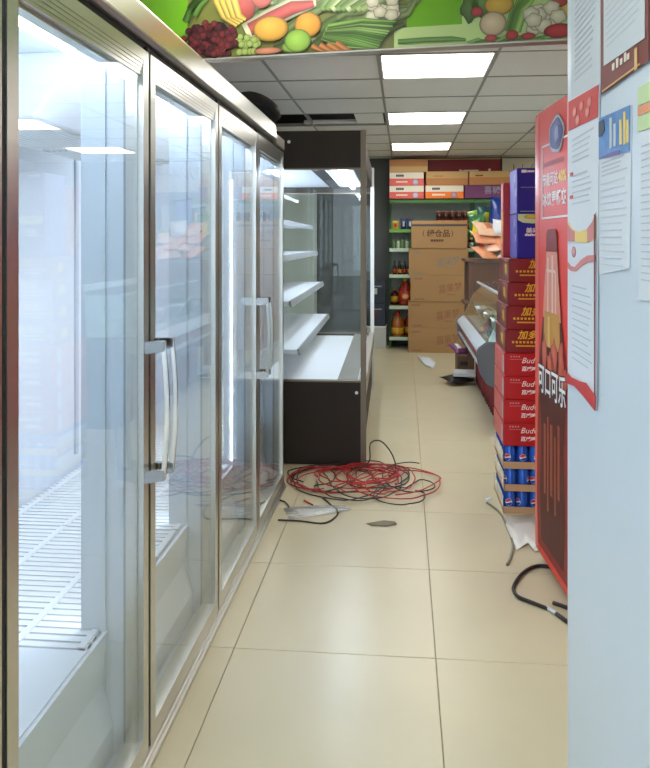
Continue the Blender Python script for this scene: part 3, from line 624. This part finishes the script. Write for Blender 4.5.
def band(t, r, z0, z1, m, name='label_band', n=16): return MB().lathe([(r-.002, z0), (r, z0+.001), (r, z1-.001), (r-.002, z1)], (0, 0, 0), n).build(name, m, t, smooth=True)
mat('oil_red', (150, 40, 22), .15, 0, .2, 10, coat=.5); mat('oil_gold', (168, 92, 24), .15, 0, .2, 10, coat=.5); mat('oil_dark', (84, 26, 18), .15, 0, .2, 10, coat=.5); mat('label_red', (196, 50, 36), .4, 0, .25, 20); mat('label_yellow', (214, 160, 40), .4, 0, .2, 20)
mat('jar_green', (110, 140, 90), .2, 0, .2, 20); mat('jar_pale', (186, 200, 176), .25, 0, .2, 20); mat('sauce_dark', (32, 18, 14), .2); mat('tin_red', (96, 28, 22), .4, 0, .3, 30); mat('pack_navy', (32, 40, 92), .4, 0, .3, 15); mat('pack_yellow', (206, 176, 50), .4, 0, .3, 15)
mat('glass_dark', (54, 34, 26), .2, 0, .2, 10)
t = jug(.02, 10.31, ZSH[1], 1.02, 'oil_red', 'pack_yellow', 'large red oil jug with yellow cap, alone on the second shelf'); band(t, .096, .06, .20, 'label_red'); blob(t, 'label_emblem', 0, .13, .05, .04, (220, 150, 60), e=.0985, n=12)
t = jug(-.125, 10.42, ZSH[1], .62, 'oil_dark', 'label_yellow', 'small dark oil jug at the shelf end, beside the large red jug'); band(t, .059, .04, .12, 'label_yellow')
t = jug(-.085, 10.30, ZSH[0], .92, 'oil_gold', 'label_red', 'golden oil jug on the lowest shelf, next to the green upright'); band(t, .087, .04, .12, 'label_yellow')
t = jug(.105, 10.31, ZSH[0], 1.0, 'oil_red', 'label_red', 'reddish oil jug on the lowest shelf, beside the brown cartons'); band(t, .0945, .05, .13, 'label_yellow')
t = jug(.0, 10.43, ZSH[0], .6, 'oil_dark', 'label_red', 'dark oil jug at the back of the lowest shelf')
for k in range(4):
    x = -.125+k*.066
    t = thing('sauce_bottle', ('first', 'second', 'third', 'fourth')[k]+' small dark sauce bottle from the left on the middle shelf', 'bottle', (x, 10.27, ZSH[2]), 0, 'sauce bottles')
    MB().lathe([(.025, 0), (.027, .005), (.027, .10), (.012, .135), (.011, .16)], (0, 0, 0), 12).build('bottle_body', 'sauce_dark', t, smooth=True); MB().lathe([(.014, .155), (.014, .18), (.012, .182)], (0, 0, 0), 10).build('cap', ('black', 'label_red')[k == 3], t); band(t, .0282, .02, .075, ('label_red', 'label_yellow')[k % 2])
for k in range(5):
    t = thing('glass_jar', ('first', 'second', 'third', 'fourth', 'fifth')[k]+' pale green pickle jar from the left, on the fourth shelf', 'jar', (-.135+k*.058, 10.26, ZSH[3]), 0, 'pickle jars')
    MB().lathe([(.024, 0), (.026, .004), (.026, .085), (.021, .098), (.021, .102)], (0, 0, 0), 12).build('jar_body', 'jar_pale' if k % 2 else 'jar_green', t, smooth=True); MB().lathe([(.023, .1), (.023, .118), (.021, .12)], (0, 0, 0), 12).build('lid', 'jar_green', t)
def bag(name, label, loc, w, h, th, m, m2=None, rot=(0, 0, 0), group=None, cat='bag', nm2='printed_panel'):
    t = thing(name, label, cat, loc, 0, group); t.rotation_euler = rot; N, M = 9, 11; ph = random.random()*6
    def surf(sc, lo, hi, off):
        vs = []; 
        for s in (-1, 1):
            for j in range(M+1):
                v = lo+(hi-lo)*j/M
                for i in range(N+1):
                    u = -1+2*i/N; g = max(0, (1-abs(u)**2.6))*max(0, 1-abs(2*v-1)**3.2)
                    wig = .10*math.sin(7*v+ph+3*u)*(1-abs(u))
                    vs.append((u*w/2*(sc*(1-.10*(1-abs(2*v-1)**2)*abs(u))), s*(th/2*g*(1+wig)+.001+off), v*h+.01*h*math.sin(4*u+ph)*(abs(2*v-1)**3)))
        fs = []
        for s in range(2):
            o = s*(N+1)*(M+1)
            for j in range(M):
                for i in range(N): fs.append((o+j*(N+1)+i, o+j*(N+1)+i+1, o+(j+1)*(N+1)+i+1, o+(j+1)*(N+1)+i))
        mb = MB(); mb.add(vs, fs); o = (N+1)*(M+1)
        rim = [i for i in range(N+1)]+[j*(N+1)+N for j in range(1, M+1)]+[M*(N+1)+i for i in range(N-1, -1, -1)]+[j*(N+1) for j in range(M-1, 0, -1)]
        mb.f += [(rim[i], rim[(i+1) % len(rim)], rim[(i+1) % len(rim)]+o, rim[i]+o) for i in range(len(rim))]; return mb
    surf(1, 0, 1, 0).build('bag_body', m, t, smooth=True)
    if m2: surf(.72, .28, .72, .0025).build(nm2, m2, t, smooth=True)
    return t
bag('snack_bag', 'yellow snack packet at the left end of the upper shelf', (-.115, 10.27, ZSH[4]), .09, .12, .04, 'pack_yellow', 'label_red')
for k in range(2): bag('snack_bag', ('left', 'right')[k]+' one of two navy packets on the upper shelf by the green upright', (-.005+k*.085, 10.27, ZSH[4]), .085, .15, .05, 'pack_navy', 'paper_grey', group='navy packets')
for k in range(7):
    for j in range(2):
        t = thing('food_tin', ('lower' if j == 0 else 'upper')+' dark red food tin number '+('one', 'two', 'three', 'four', 'five', 'six', 'seven')[k]+' from the left, above the brown cartons', 'tin', (.475+k*.088, 10.28, ZSH[4]+j*.122), 0, 'dark red food tins')
        MB().lathe([(.039, 0), (.041, .003), (.041, .115), (.039, .12)], (0, 0, 0), 14).build('tin_body', 'tin_red', t, smooth=True); band(t, .0418, .03, .085, 'label_red' if j == 0 else 'glass_dark'); MB().lathe([(.040, .117), (.0405, .1215), (.036, .1212)], (0, 0, 0), 14).build('lid', 'gold', t)
n = 0
for zz, k0 in ((ZSH[3], 'fourth'), (ZSH[2], 'third'), (ZSH[1], 'second')):
    for k in range(3):
        t = thing('sauce_jar', ('left', 'middle', 'right')[k]+' dark sauce jar on the '+k0+' shelf, right of the brown cartons', 'jar', (.82+k*.075+(.06 if k == 2 else 0), 10.28, zz), 0, 'dark sauce jars')
        MB().lathe([(.03, 0), (.034, .006), (.034, .10), (.026, .12), (.026, .125)], (0, 0, 0), 12).build('jar_body', 'glass_dark', t, smooth=True); band(t, .035, .03, .08, 'jar_pale' if n % 2 else 'label_red'); MB().lathe([(.028, .122), (.028, .142), (.026, .144)], (0, 0, 0), 12).build('lid', 'gold', t); n += 1
# boxes on top of the shelving
mat('top_brown', (182, 122, 66), .6, 0, .06); mat('top_tan', (196, 158, 100), .6); mat('top_white', (226, 218, 200), .6); mat('top_coral', (222, 92, 80), .5); mat('top_orange', (236, 118, 30), .5); mat('top_purple', (110, 52, 96), .5, 0, .1); mat('ink_lilac', (150, 140, 160), .6)
ZK = ZSH[5]+.017
def topbox(label, xa, xb, za, zb, mlow, mup, split, y=10.17, d=.33):
    t = carton('gift_carton', label, xa, y, za, xb-xa, d, zb-za-.002, mlow, group='cartons on top of the shelving'); h = zb-za-.002
    if mup: frect(t, 'upper_band', .003, xb-xa-.003, h*split, h-.003, mup, .0006)
    return t, h
for k, lb in enumerate(('lower white and coral carton on top of the green shelving', 'upper white and coral carton, under the brown one')):
    t, h = topbox(lb, -.195, .265, ZK+k*.178, ZK+(k+1)*.178, 'top_coral', 'top_white', .52); bars(t, 'dark_lettering', .09, h*.66, 4, .022, .03, 'black_ink', 1.2, .002); bars(t, 'small_print', .09, h*.22, 8, .016, .02, 'top_white', 1.2, .002); blob(t, 'lilac_mark', .35, h*.25, .045, .04, (170, 160, 180), e=.002, n=10)
t, h = topbox('brown carton topmost at the left end of the green shelving', -.195, .315, ZK+.356, ZK+.53, 'top_tan', 'top_brown', .45)
t, h = topbox('white and orange carton beside the coral cartons on the shelving', .285, .79, ZK, ZK+.178, 'top_orange', 'top_white', .52); bars(t, 'dark_lettering', .09, h*.66, 4, .022, .03, 'black_ink', 1.2, .002); bars(t, 'small_print', .09, h*.22, 8, .018, .024, 'top_white', 1.2, .002); blob(t, 'lilac_mark', .38, h*.25, .045, .04, (150, 130, 150), e=.002, n=10)
t, h = topbox('brown carton lying on the white and orange carton', .295, .85, ZK+.178, ZK+.365, 'top_brown', 'top_tan', .5); bars(t, 'small_print', .1, h*.6, 5, .02, .02, 'top_brown', 1.3, .002)
t, h = topbox('purple carton with faint lettering on the right of the shelving', .805, 1.40, ZK, ZK+.178, 'top_purple', None, 0); text(t, 'faint_lettering', '喜糖', .25, .07, .11, 'ink_lilac', .002, bold=.01)
t, h = topbox('brown carton lying on the purple carton', .865, 1.40, ZK+.178, ZK+.365, 'top_brown', 'top_tan', .55); bars(t, 'small_print', .08, h*.62, 4, .02, .02, 'black_ink', 1.3, .002)
# signs on the far wall above the boxes
mat('sign_maroon', (140, 24, 28), .5, 0, .08); mat('picture_beige', (206, 196, 170), .6, 0, .15, 6); mat('twig', (110, 84, 56), .7)
sg = thing('shop_sign', 'maroon wall sign with white lettering behind the shelf top cartons', 'sign', (.0, YF-.03, 0)); B(-.12, 1.32, 0, .025, 2.0, 2.585).build('sign_board', 'sign_maroon', sg, .003); MB().box(-.12, 1.32, -.004, .0, 2.572, 2.588).build('sign_edge', 'gold', sg)
text(sg, 'white_lettering', '酒水', .74, 2.22, .26, 'cream', .002, bold=.02, sx=1.1)
pc = thing('wall_picture', 'beige wall picture with brown branches beside the maroon sign', 'picture', (1.34, YF-.03, 0)); B(0, .95, 0, .025, 2.15, 2.585).build('picture_board', 'picture_beige', pc, .003)
for k in range(7):
    a = .1+.11*k; mb = MB().tube([(a, -.003, 2.30+.02*k), (a+.06, -.003, 2.40), (a+.05+.05*random.random(), -.003, 2.5)], .006, 4).build('printed_branch', 'twig', pc)

# ================================================================ stack of brown cartons in front of the shelving
mat('kraft', (168, 130, 84), .75, 0, .06, 3, .05, 30); mat('kraft_ink', (154, 104, 74), .8); mat('kraft_blue', (138, 130, 116), .8); mat('kraft_dark', (90, 64, 48), .8); mat('tape_dark', (70, 66, 66), .4)
CH = .345; zz = 0.0
lb = ('lowest brown carton of the tall stack, standing on the floor', 'second brown carton from the floor in the tall stack', 'middle brown carton of the tall stack, red brown print', 'brown carton with bluish grey print, second from the top', 'topmost brown carton, sealed with dark tape')
off = (.055, .055, .085, .062, .095); wd = (.77, .775, .775, .765, .72); hh = (.318, .345, .345, .345, .36)
for k in range(5):
    t = carton('brown_carton', lb[k], off[k], 9.87+.008*(k % 2), zz, wd[k], .30, hh[k]-.002, 'kraft', group='brown cartons in the tall stack')
    ink = ('kraft_ink', 'kraft_ink', 'kraft_ink', 'kraft_blue', 'kraft_dark')[k]
    if k < 4:
        text(t, 'printed_lettering', '嘉果梦', .36, .11, .12, ink, .0012, shear=.15, bold=.01, rot=.16, sx=.85); bars(t, 'small_print', .05, hh[k]-.06, 4, .022, .025, ink, 1.2, .0012); bars(t, 'small_print', .05, .022, 6, .018, .02, ink, 1.2, .0012); bars(t, 'small_print', .47, .085, 5, .018, .014, ink, 1.2, .0012)
    else:
        text(t, 'printed_lettering', '绿仓品', .20, .16, .10, ink, .0012, bold=.02); text(t, 'printed_brackets', '(', .14, .17, .10, ink, .0012); text(t, 'printed_brackets', ')', .51, .17, .10, ink, .0012); bars(t, 'small_print', .25, .09, 5, .028, .028, ink, 1.2, .0012); frect(t, 'tape_band', .002, wd[k]-.002, hh[k]-.072, hh[k]-.045, 'tape_dark', .0008)
    B(wd[k]*.02, wd[k]*.98, .13, .18, hh[k]-.0022, hh[k]-.001).build('packing_tape', 'tape', t)
    zz += hh[k]
# dark goods and pale box against the far wall, left of the shelving
mat('crate_navy', (36, 44, 58), .5, 0, .3, 12); mat('bin_pale', (188, 192, 186), .5)
t = carton('storage_box', 'pale grey storage box on the floor left of the green shelving', -.50, 10.2, 0, .26, .3, .30, 'bin_pale', 'box'); B(-.005, .265, -.005, .305, .285, .30).build('lid', 'white_plastic', t, .003)
for k in range(2):
    t = carton('goods_crate', ('lower', 'upper')[k]+' dark navy goods crate stacked on the pale storage box', -.50, 10.2, .302+k*.31, .25, .28, .305, 'crate_navy', 'crate', 'dark goods crates'); frect(t, 'label_patch', .05, .14, .12, .2, ('tin_red', 'jar_pale')[k], .001); frect(t, 'label_patch', .05, .2, .22, .235, 'peg_grey', .001)

# ================================================================ serve-over counter on the right
mat('counter_grey', (92, 98, 104), .4, 0, .05); mat('counter_steel', (200, 210, 214), .3, .35); mat('band_red', (112, 52, 44), .4, 0, .1); mat('skirt_red', (120, 34, 40), .8, 0, .35, 14); mat('counter_white', (206, 214, 212), .4)
XC, CA, CBB = .55, 5.6, 7.8
sc = thing('serve_over_counter', 'serve-over glass counter with steel rail and grey end cap', 'counter', (.95, 6.7, 0))
def cb(name, m, mb, bevel=0, parent=None, smooth=False): return mb.build(name, m, parent or sc, bevel, smooth, world=True)
cb('base', 'counter_grey', B(.76, 1.38, CA+.02, CBB-.02, 0, .42), .005)
cb('body_panel', 'band_red', MB().prism([(XC+.03, .64), (XC+.01, .55), (XC+.05, .44), (.76, .36), (1.40, .36), (1.40, .66), (XC+.05, .66)], CA+.04, CBB-.04))
cb('steel_rail', 'counter_steel', MB().prism([(XC, .66), (XC-.012, .64), (XC-.005, .615), (XC+.06, .615), (XC+.09, .69), (XC+.05, .70)], CA+.03, CBB-.03), .003)
cb('lower_rail', 'counter_steel', MB().prism([(XC+.0, .53), (XC+.04, .53), (XC+.06, .49), (XC+.02, .485)], CA+.03, CBB-.03), .003)
for y in (CA, CBB-.04):
    cb('end_cap', 'counter_grey', MB().prism([(XC-.015, .66), (XC-.02, .60), (XC+.0, .48), (XC+.05, .40), (.74, .33), (1.42, .33), (1.42, .70), (XC+.05, .71)], y, y+.04), .008)
g = cb('front_glass', 'deli_glass', MB().prism([(XC+.055, .70), (XC+.061, .70), (XC+.20, 1.03), (XC+.194, 1.03)], CA+.02, CBB-.02))
cb('glass_top', 'deli_glass', B(XC+.19, 1.25, CA+.02, CBB-.02, 1.03, 1.038)); cb('glass_edge', 'counter_steel', B(XC+.185, XC+.205, CA+.02, CBB-.02, 1.026, 1.042))
for y in (CA+.02, CBB-.028): cb('end_glass', 'deli_glass', MB().prism([(XC+.07, .70), (1.25, .70), (1.25, 1.03), (XC+.2, 1.03)], y, y+.008))
cb('display_tray', 'counter_white', B(XC+.09, 1.3, CA+.05, CBB-.05, .665, .70)); cb('back_wall', 'counter_white', B(1.3, 1.42, CA+.03, CBB-.03, .66, 1.06), .004)
# gathered cloth hung under the counter
vs = []; n = 70
for j in range(4):
    for i in range(n+1):
        y = CA+.1+(CBB-CA-.2)*i/n; vs.append((.735-.02*(j/3)+.016*math.sin(i*1.7+j*.5)*(1-j*.15), y, .02+.105*j))
sk = MB().add(vs, [(j*(n+1)+i, j*(n+1)+i+1, (j+1)*(n+1)+i+1, (j+1)*(n+1)+i) for j in range(3) for i in range(n)]).build('counter_skirt', 'skirt_red', smooth=True)
sm = sk.modifiers.new('cloth_thickness', 'SOLIDIFY'); sm.thickness = .004; tag(sk, 'dark red gathered cloth hung under the glass counter', 'cloth')
# foods in the counter
mat('meat_pale', (196, 200, 190), .5, 0, .3, 20); mat('meat_dark', (90, 96, 90), .5, 0, .3, 20); mat('leaf_dark', (64, 92, 78), .5, 0, .3, 20)
fd = ('white', 'dark green', 'pale grey', 'dark', 'cream', 'grey green', 'white and grey')
for k in range(7):
    y = 5.85+k*.27; bag('food_pack', 'wrapped '+fd[k]+' food pack '+('nearest the end cap', 'second from the end cap', 'third from the end cap', 'in the middle', 'third from the far end', 'second from the far end', 'at the far end')[k]+' inside the glass counter', (.84, y, .72), .26, .22, .12, ('meat_pale', 'leaf_dark', 'meat_pale', 'meat_dark', 'meat_pale', 'leaf_dark', 'meat_dark')[k], None, (-.9, 0, random.uniform(1.2, 1.9)), 'wrapped food packs in the counter', 'food pack')
# rack behind the counter with hams and snack bags
mat('rack_brown', (96, 66, 48), .6, 0, .15); mat('ham', (222, 150, 108), .4, 0, .25, 18, .9, 22, coat=.3); mat('ham_pale', (230, 184, 152), .4, 0, .22, 18, .9, 22, coat=.3)
rk = thing('display_rack', 'brown wooden rack carrying orange bread packs and snack bags behind the counter', 'rack', (.95, 8.25, 0))
for x in (.70, 1.36):
    for y in (8.0, 8.5): B(x-.03, x+.03, y-.03, y+.03, 0, 1.24).build('post', 'rack_brown', rk, .004, world=True)
for zz in (.35, .8, 1.26): B(.64, 1.42, 7.95, 8.55, zz-.03, zz).build('shelf_board', 'rack_brown', rk, .004, world=True)
B(.73, 1.33, 7.985, 8.005, .82, 1.22).build('front_panel', 'rack_brown', rk, world=True)
mat('bread_wrap', (214, 128, 86), .35, 0, .25, 14, coat=.4)
hp = ('lowest', 'second', 'third', 'fourth', 'fifth', 'sixth', 'seventh')
spots = [(.83, 8.02, 1.29, .5, 0), (1.0, 8.0, 1.29, -.3, 1), (.80, 8.06, 1.37, -.4, 1), (1.02, 8.03, 1.385, .3, 0), (.79, 8.05, 1.45, .2, 0), (1.03, 8.05, 1.46, -.2, 1), (.82, 8.06, 1.53, .3, 1)]
ws = ('at the lower left corner', 'at the lower right', 'second up on the left', 'second up on the right', 'third up on the left', 'third up on the right', 'on the very top')
for k, (x, y, zz, a, q) in enumerate(spots):
    bag('bread_pack', ('pale', 'deep')[1-q]+' orange bread pack '+ws[k]+' of the heap on the brown rack', (x+.08, y-.1, zz-.025), .27, .24, .085, ('ham', 'ham_pale')[q], 'bread_wrap' if q else None, (-1.05+.12*math.sin(k*2.3), random.uniform(-.15, .15), a*1.3), 'orange bread packs', 'bread pack')
mat('bag_green', (52, 110, 60), .3, 0, .3, 12, coat=.3); mat('bag_yellow', (222, 204, 40), .3, 0, .2, 12, coat=.3); mat('bag_blue', (18, 50, 128), .3, 0, .15, 12, coat=.3); mat('bag_teal', (36, 84, 84), .3, 0, .3, 12, coat=.3); mat('bag_white', (222, 222, 220), .35, 0, .06, 8, .3, 20); mat('bag_lime', (130, 176, 60), .3, 0, .3, 12)
for lab, x, y, zz, w, h, m1, m2, r in (
        ('teal snack bag with yellow panel, highest of the snack heap', .86, 8.30, 1.58, .20, .25, 'bag_teal', 'bag_yellow', .3), ('green snack bag with lime panel leaning in the snack heap', .80, 8.22, 1.50, .20, .24, 'bag_green', 'bag_lime', -.4),
        ('small yellow snack bag with brown panel over the bread packs', .78, 8.1, 1.50, .16, .13, 'bag_yellow', 'sauce_dark', .2), ('dark green snack bag with white panel in the snack heap', .94, 8.3, 1.47, .2, .26, 'bag_green', 'bag_white', .1),
        ('lime snack bag at the left tip of the snack heap', .76, 8.3, 1.62, .13, .16, 'bag_lime', 'bag_teal', -.5), ('plain blue bag standing behind the slim red box', 1.00, 8.16, 1.52, .22, .40, 'bag_blue', None, .1), ('plain white plastic bag in front of the blue bag', 1.00, 8.0, 1.50, .20, .17, 'bag_white', None, -.1)):
    bag('snack_bag', lab, (x, y, zz), w, h, .09, m1, m2, (random.uniform(-.15, .1), random.uniform(-.25, .25), r), 'snack bags on the rack')
# things on the floor under the counter edge
x, y = floor_at(462, 378)
t = carton('floor_crate', 'small dark brown crate on the floor under the counter edge', .56, 8.05, 0, .16, .34, .24, 'rack_brown', 'crate'); frect(t, 'dark_slot', .03, .13, .14, .18, 'black', .001)
bag('snack_bag', 'purple and white packet lying on the small brown crate', (.63, 8.2, .245), .16, .22, .06, 'top_purple', 'bag_white', (-1.2, 0, .5))
x, y = floor_at(463, 386)
t = carton('paper_box', 'flat pale box lying on a black bag near the counter', x-.10, y, .092, .22, .2, .045, 'label_grey', 'box', rotz=-.15); frect(t, 'print_line', .02, .15, .015, .03, 'ink_grey', .001)
bag('rubbish_bag', 'crumpled black bag on the floor under the flat pale box', (x+.0, y-.02, .045), .30, .24, .07, 'black', None, (-1.5, 0, .4))

# ================================================================ loose wire and scraps on the floor
mat('wire_red', (176, 30, 34), .4); mat('wire_black', (26, 22, 20), .4); mat('clear_sheet', (214, 212, 200), .25, coat=.3); mat('strip_grey', (128, 122, 100), .5); mat('smudge', (128, 118, 96), .8)
W0 = floor_at
def loops(label, m, ells, seed, r=.0036, tail=None):
    rr = random.Random(seed); P = []; a = rr.random()*6.28; dirn = rr.choice((-1, 1)); zb = .006+.003*(seed % 4)
    for i, (cx_, cy_, rx, ry) in enumerate(ells):
        for k in range(18):
            f = k/18; nx = ells[min(i+1, len(ells)-1)]; w = f*f*.6
            ex, ey, erx, ery = (u*(1-w)+v*w for u, v in zip(ells[i], nx)); aa = a+dirn*2*math.pi*f
            j = 1+.10*math.sin(2*aa+seed+i)+.05*rr.uniform(-1, 1)
            x, y = W0(ex+erx*j*math.cos(aa), ey+ery*j*math.sin(aa)); P.append((x, y, zb+.006*(1+math.sin(1.7*aa+i))))
    if tail: P += [(*W0(*p), .006) for p in tail]
    Q = []
    for i in range(len(P)-1):
        p0, p1, p2, p3 = (Vector(P[max(0, min(len(P)-1, i+d))]) for d in (-1, 0, 1, 2))
        for q in (0, .5): Q.append(.5*((2*p1)+(p2-p0)*q+(2*p0-5*p1+4*p2-p3)*q*q+(3*p1-p0-3*p2+p3)*q**3))
    return tag(MB().tube(Q, r, 6).build('electric_wire', m, smooth=True), label, 'wire', 'loose wires in the tangle')
loops('red wire coiled in wide loops at the left of the tangle', 'wire_red', [(330, 480, 40, 12), (350, 484, 46, 15), (318, 481, 30, 11)], 1)
loops('red wire bunched in the middle of the tangle by the chiller corner', 'wire_red', [(372, 478, 32, 11), (362, 474, 24, 8), (352, 481, 40, 11), (374, 476, 28, 9)], 2)
loops('red wire with wide loops reaching right across the tiles', 'wire_red', [(392, 485, 46, 15), (408, 488, 37, 13), (384, 481, 34, 13)], 3)
loops('black wire coiled in flat loops at the left of the tangle', 'wire_black', [(322, 480, 36, 13), (340, 484, 42, 17), (312, 477, 24, 9)], 4)
loops('black wire in two round loops at the middle of the tangle', 'wire_black', [(370, 483, 36, 17), (350, 487, 34, 16)], 5)
loops('black wire looping out at the right and front of the tangle', 'wire_black', [(412, 479, 29, 13), (400, 499, 24, 9)], 6)
loops('red wire in small tight loops deep in the tangle', 'wire_red', [(380, 474, 22, 9), (362, 478, 34, 10), (345, 476, 30, 8)], 7)
loops('black wire in long flat loops across the front of the tangle', 'wire_black', [(350, 480, 56, 16), (378, 478, 30, 12)], 8)
def line(name, label, cat, m, pts, r, grp=None):
    Q = []; P = [Vector((*p, r+.001)) if len(p) == 2 else Vector(p) for p in pts]
    for i in range(len(P)-1):
        p0, p1, p2, p3 = (P[max(0, min(len(P)-1, i+d))] for d in (-1, 0, 1, 2))
        for k in range(5): s = k/5; Q.append(.5*((2*p1)+(p2-p0)*s+(2*p0-5*p1+4*p2-p3)*s*s+(3*p1-p0-3*p2+p3)*s**3))
    Q.append(P[-1]); o = MB().tube(Q, r, 6).build(name, m, smooth=True); return tag(o, label, cat, grp) if label else o
line('electric_wire', 'black wire arching up off the floor beside the chiller corner', 'wire', 'wire_black', [(-.30, 4.70, .012), (-.22, 4.80, .05), (-.215, 4.84, .15), (-.15, 4.84, .17), (-.08, 4.82, .10), (-.05, 4.75, .02), (-.09, 4.62, .01)], .0045, 'loose wires in the tangle')
line('electric_wire', 'black wire trailing from the tangle to the freezer base', 'wire', 'wire_black', [W0(278, 521), W0(300, 522), W0(325, 524), W0(338, 514), W0(330, 505), W0(322, 498)], .0045, 'loose wires in the tangle')
line('electric_wire', 'short black offcut of wire beside the freezer end', 'wire', 'wire_black', [W0(279, 501), W0(285, 503), W0(289, 508), W0(288, 512)], .0045, 'loose wires in the tangle')
line('electric_wire', 'short red offcut of wire beside the freezer end', 'wire', 'wire_red', [W0(304, 501), W0(309, 504), W0(313, 506)], .0045, 'loose wires in the tangle')
line('plastic_strip', 'thin bent grey plastic strip on the tiles beside the can trays', 'strip', 'strip_grey', [W0(487, 504), W0(500, 514), W0(508, 530), W0(513, 546), W0(511, 558), W0(507, 566)], .006)
t = thing('power_cable', 'black power cable with plug curling out under the red cooler', 'cable', (.55, 3.25, 0))
for nm, m, pts, r in (('cable', 'wire_black', [W0(552, 569), W0(537, 568), W0(523, 575), W0(514, 588), W0(517, 598), W0(530, 604), W0(548, 611)], .008), ('cable_join', 'label_grey', [W0(547, 610), W0(556, 616)], .0085), ('cable', 'wire_black', [W0(555, 615), W0(570, 626), W0(590, 640)], .008)):
    o = line(nm, None, None, m, pts, r); o.name = nm; o.parent = t; o.location = (-.55, -3.25, 0)
px_, py_ = W0(551, 570); B(px_-.56, px_-.49, py_-3.27, py_-3.23, .002, .04).build('plug', 'black', t, .008)
t2 = line('power_cable', 'short black cable end on the tiles next to the power cable', 'cable', 'wire_black', [W0(553, 605), W0(562, 608), W0(575, 613)], .008)
def sheet(name, label, cat, px, m, seed, z=.004, amp=.012):
    rr = random.Random(seed); P = [W0(*p) for p in px]; cx_ = sum(p[0] for p in P)/len(P); cy_ = sum(p[1] for p in P)/len(P); vs = [(cx_, cy_, z+amp)]; n = len(P)
    for f in (.5, 1):
        for p in P: vs.append((cx_+(p[0]-cx_)*f, cy_+(p[1]-cy_)*f, z+amp*rr.random()*(1.6-f)))
    fs = [(0, 1+i, 1+(i+1) % n) for i in range(n)]+[(1+i, 1+n+i, 1+n+(i+1) % n, 1+(i+1) % n) for i in range(n)]
    o = MB().add(vs, fs).build(name, m, smooth=True); md = o.modifiers.new('thickness', 'SOLIDIFY'); md.thickness = .0012
    return tag(o, label, cat)
sheet('plastic_sheet', 'crumpled pale plastic sheet under the red cooler corner', 'plastic sheet', [(505, 517), (534, 517), (545, 530), (545, 552), (535, 553), (528, 545), (517, 551), (511, 540), (506, 528)], 'clear_sheet', 3, .004, .02)
sheet('plastic_film', 'thin clear film scrap lying among the wires by the freezer', 'plastic sheet', [(283, 510), (315, 507), (345, 507), (352, 511), (325, 516), (290, 521)], 'film', 4, .003, .012)
sheet('paper_scrap', 'white paper scrap on the tiles near the brown cartons', 'paper', [(417, 357), (430, 358), (436, 364), (433, 369), (425, 366)], 'paper_white', 6, .003, .03)
sheet('floor_scrap', 'dark smeared scrap on the tiles before the tangle', 'scrap', [(366, 524), (384, 521), (395, 522), (397, 525), (386, 527), (372, 526)], 'smudge', 7, .002, .003)
sheet('paper_scrap', 'tiny pale chip on the tiles beside the grey strip', 'paper', [(485, 499), (491, 497), (492, 499), (487, 501)], 'paper_white', 8, .002, .004)
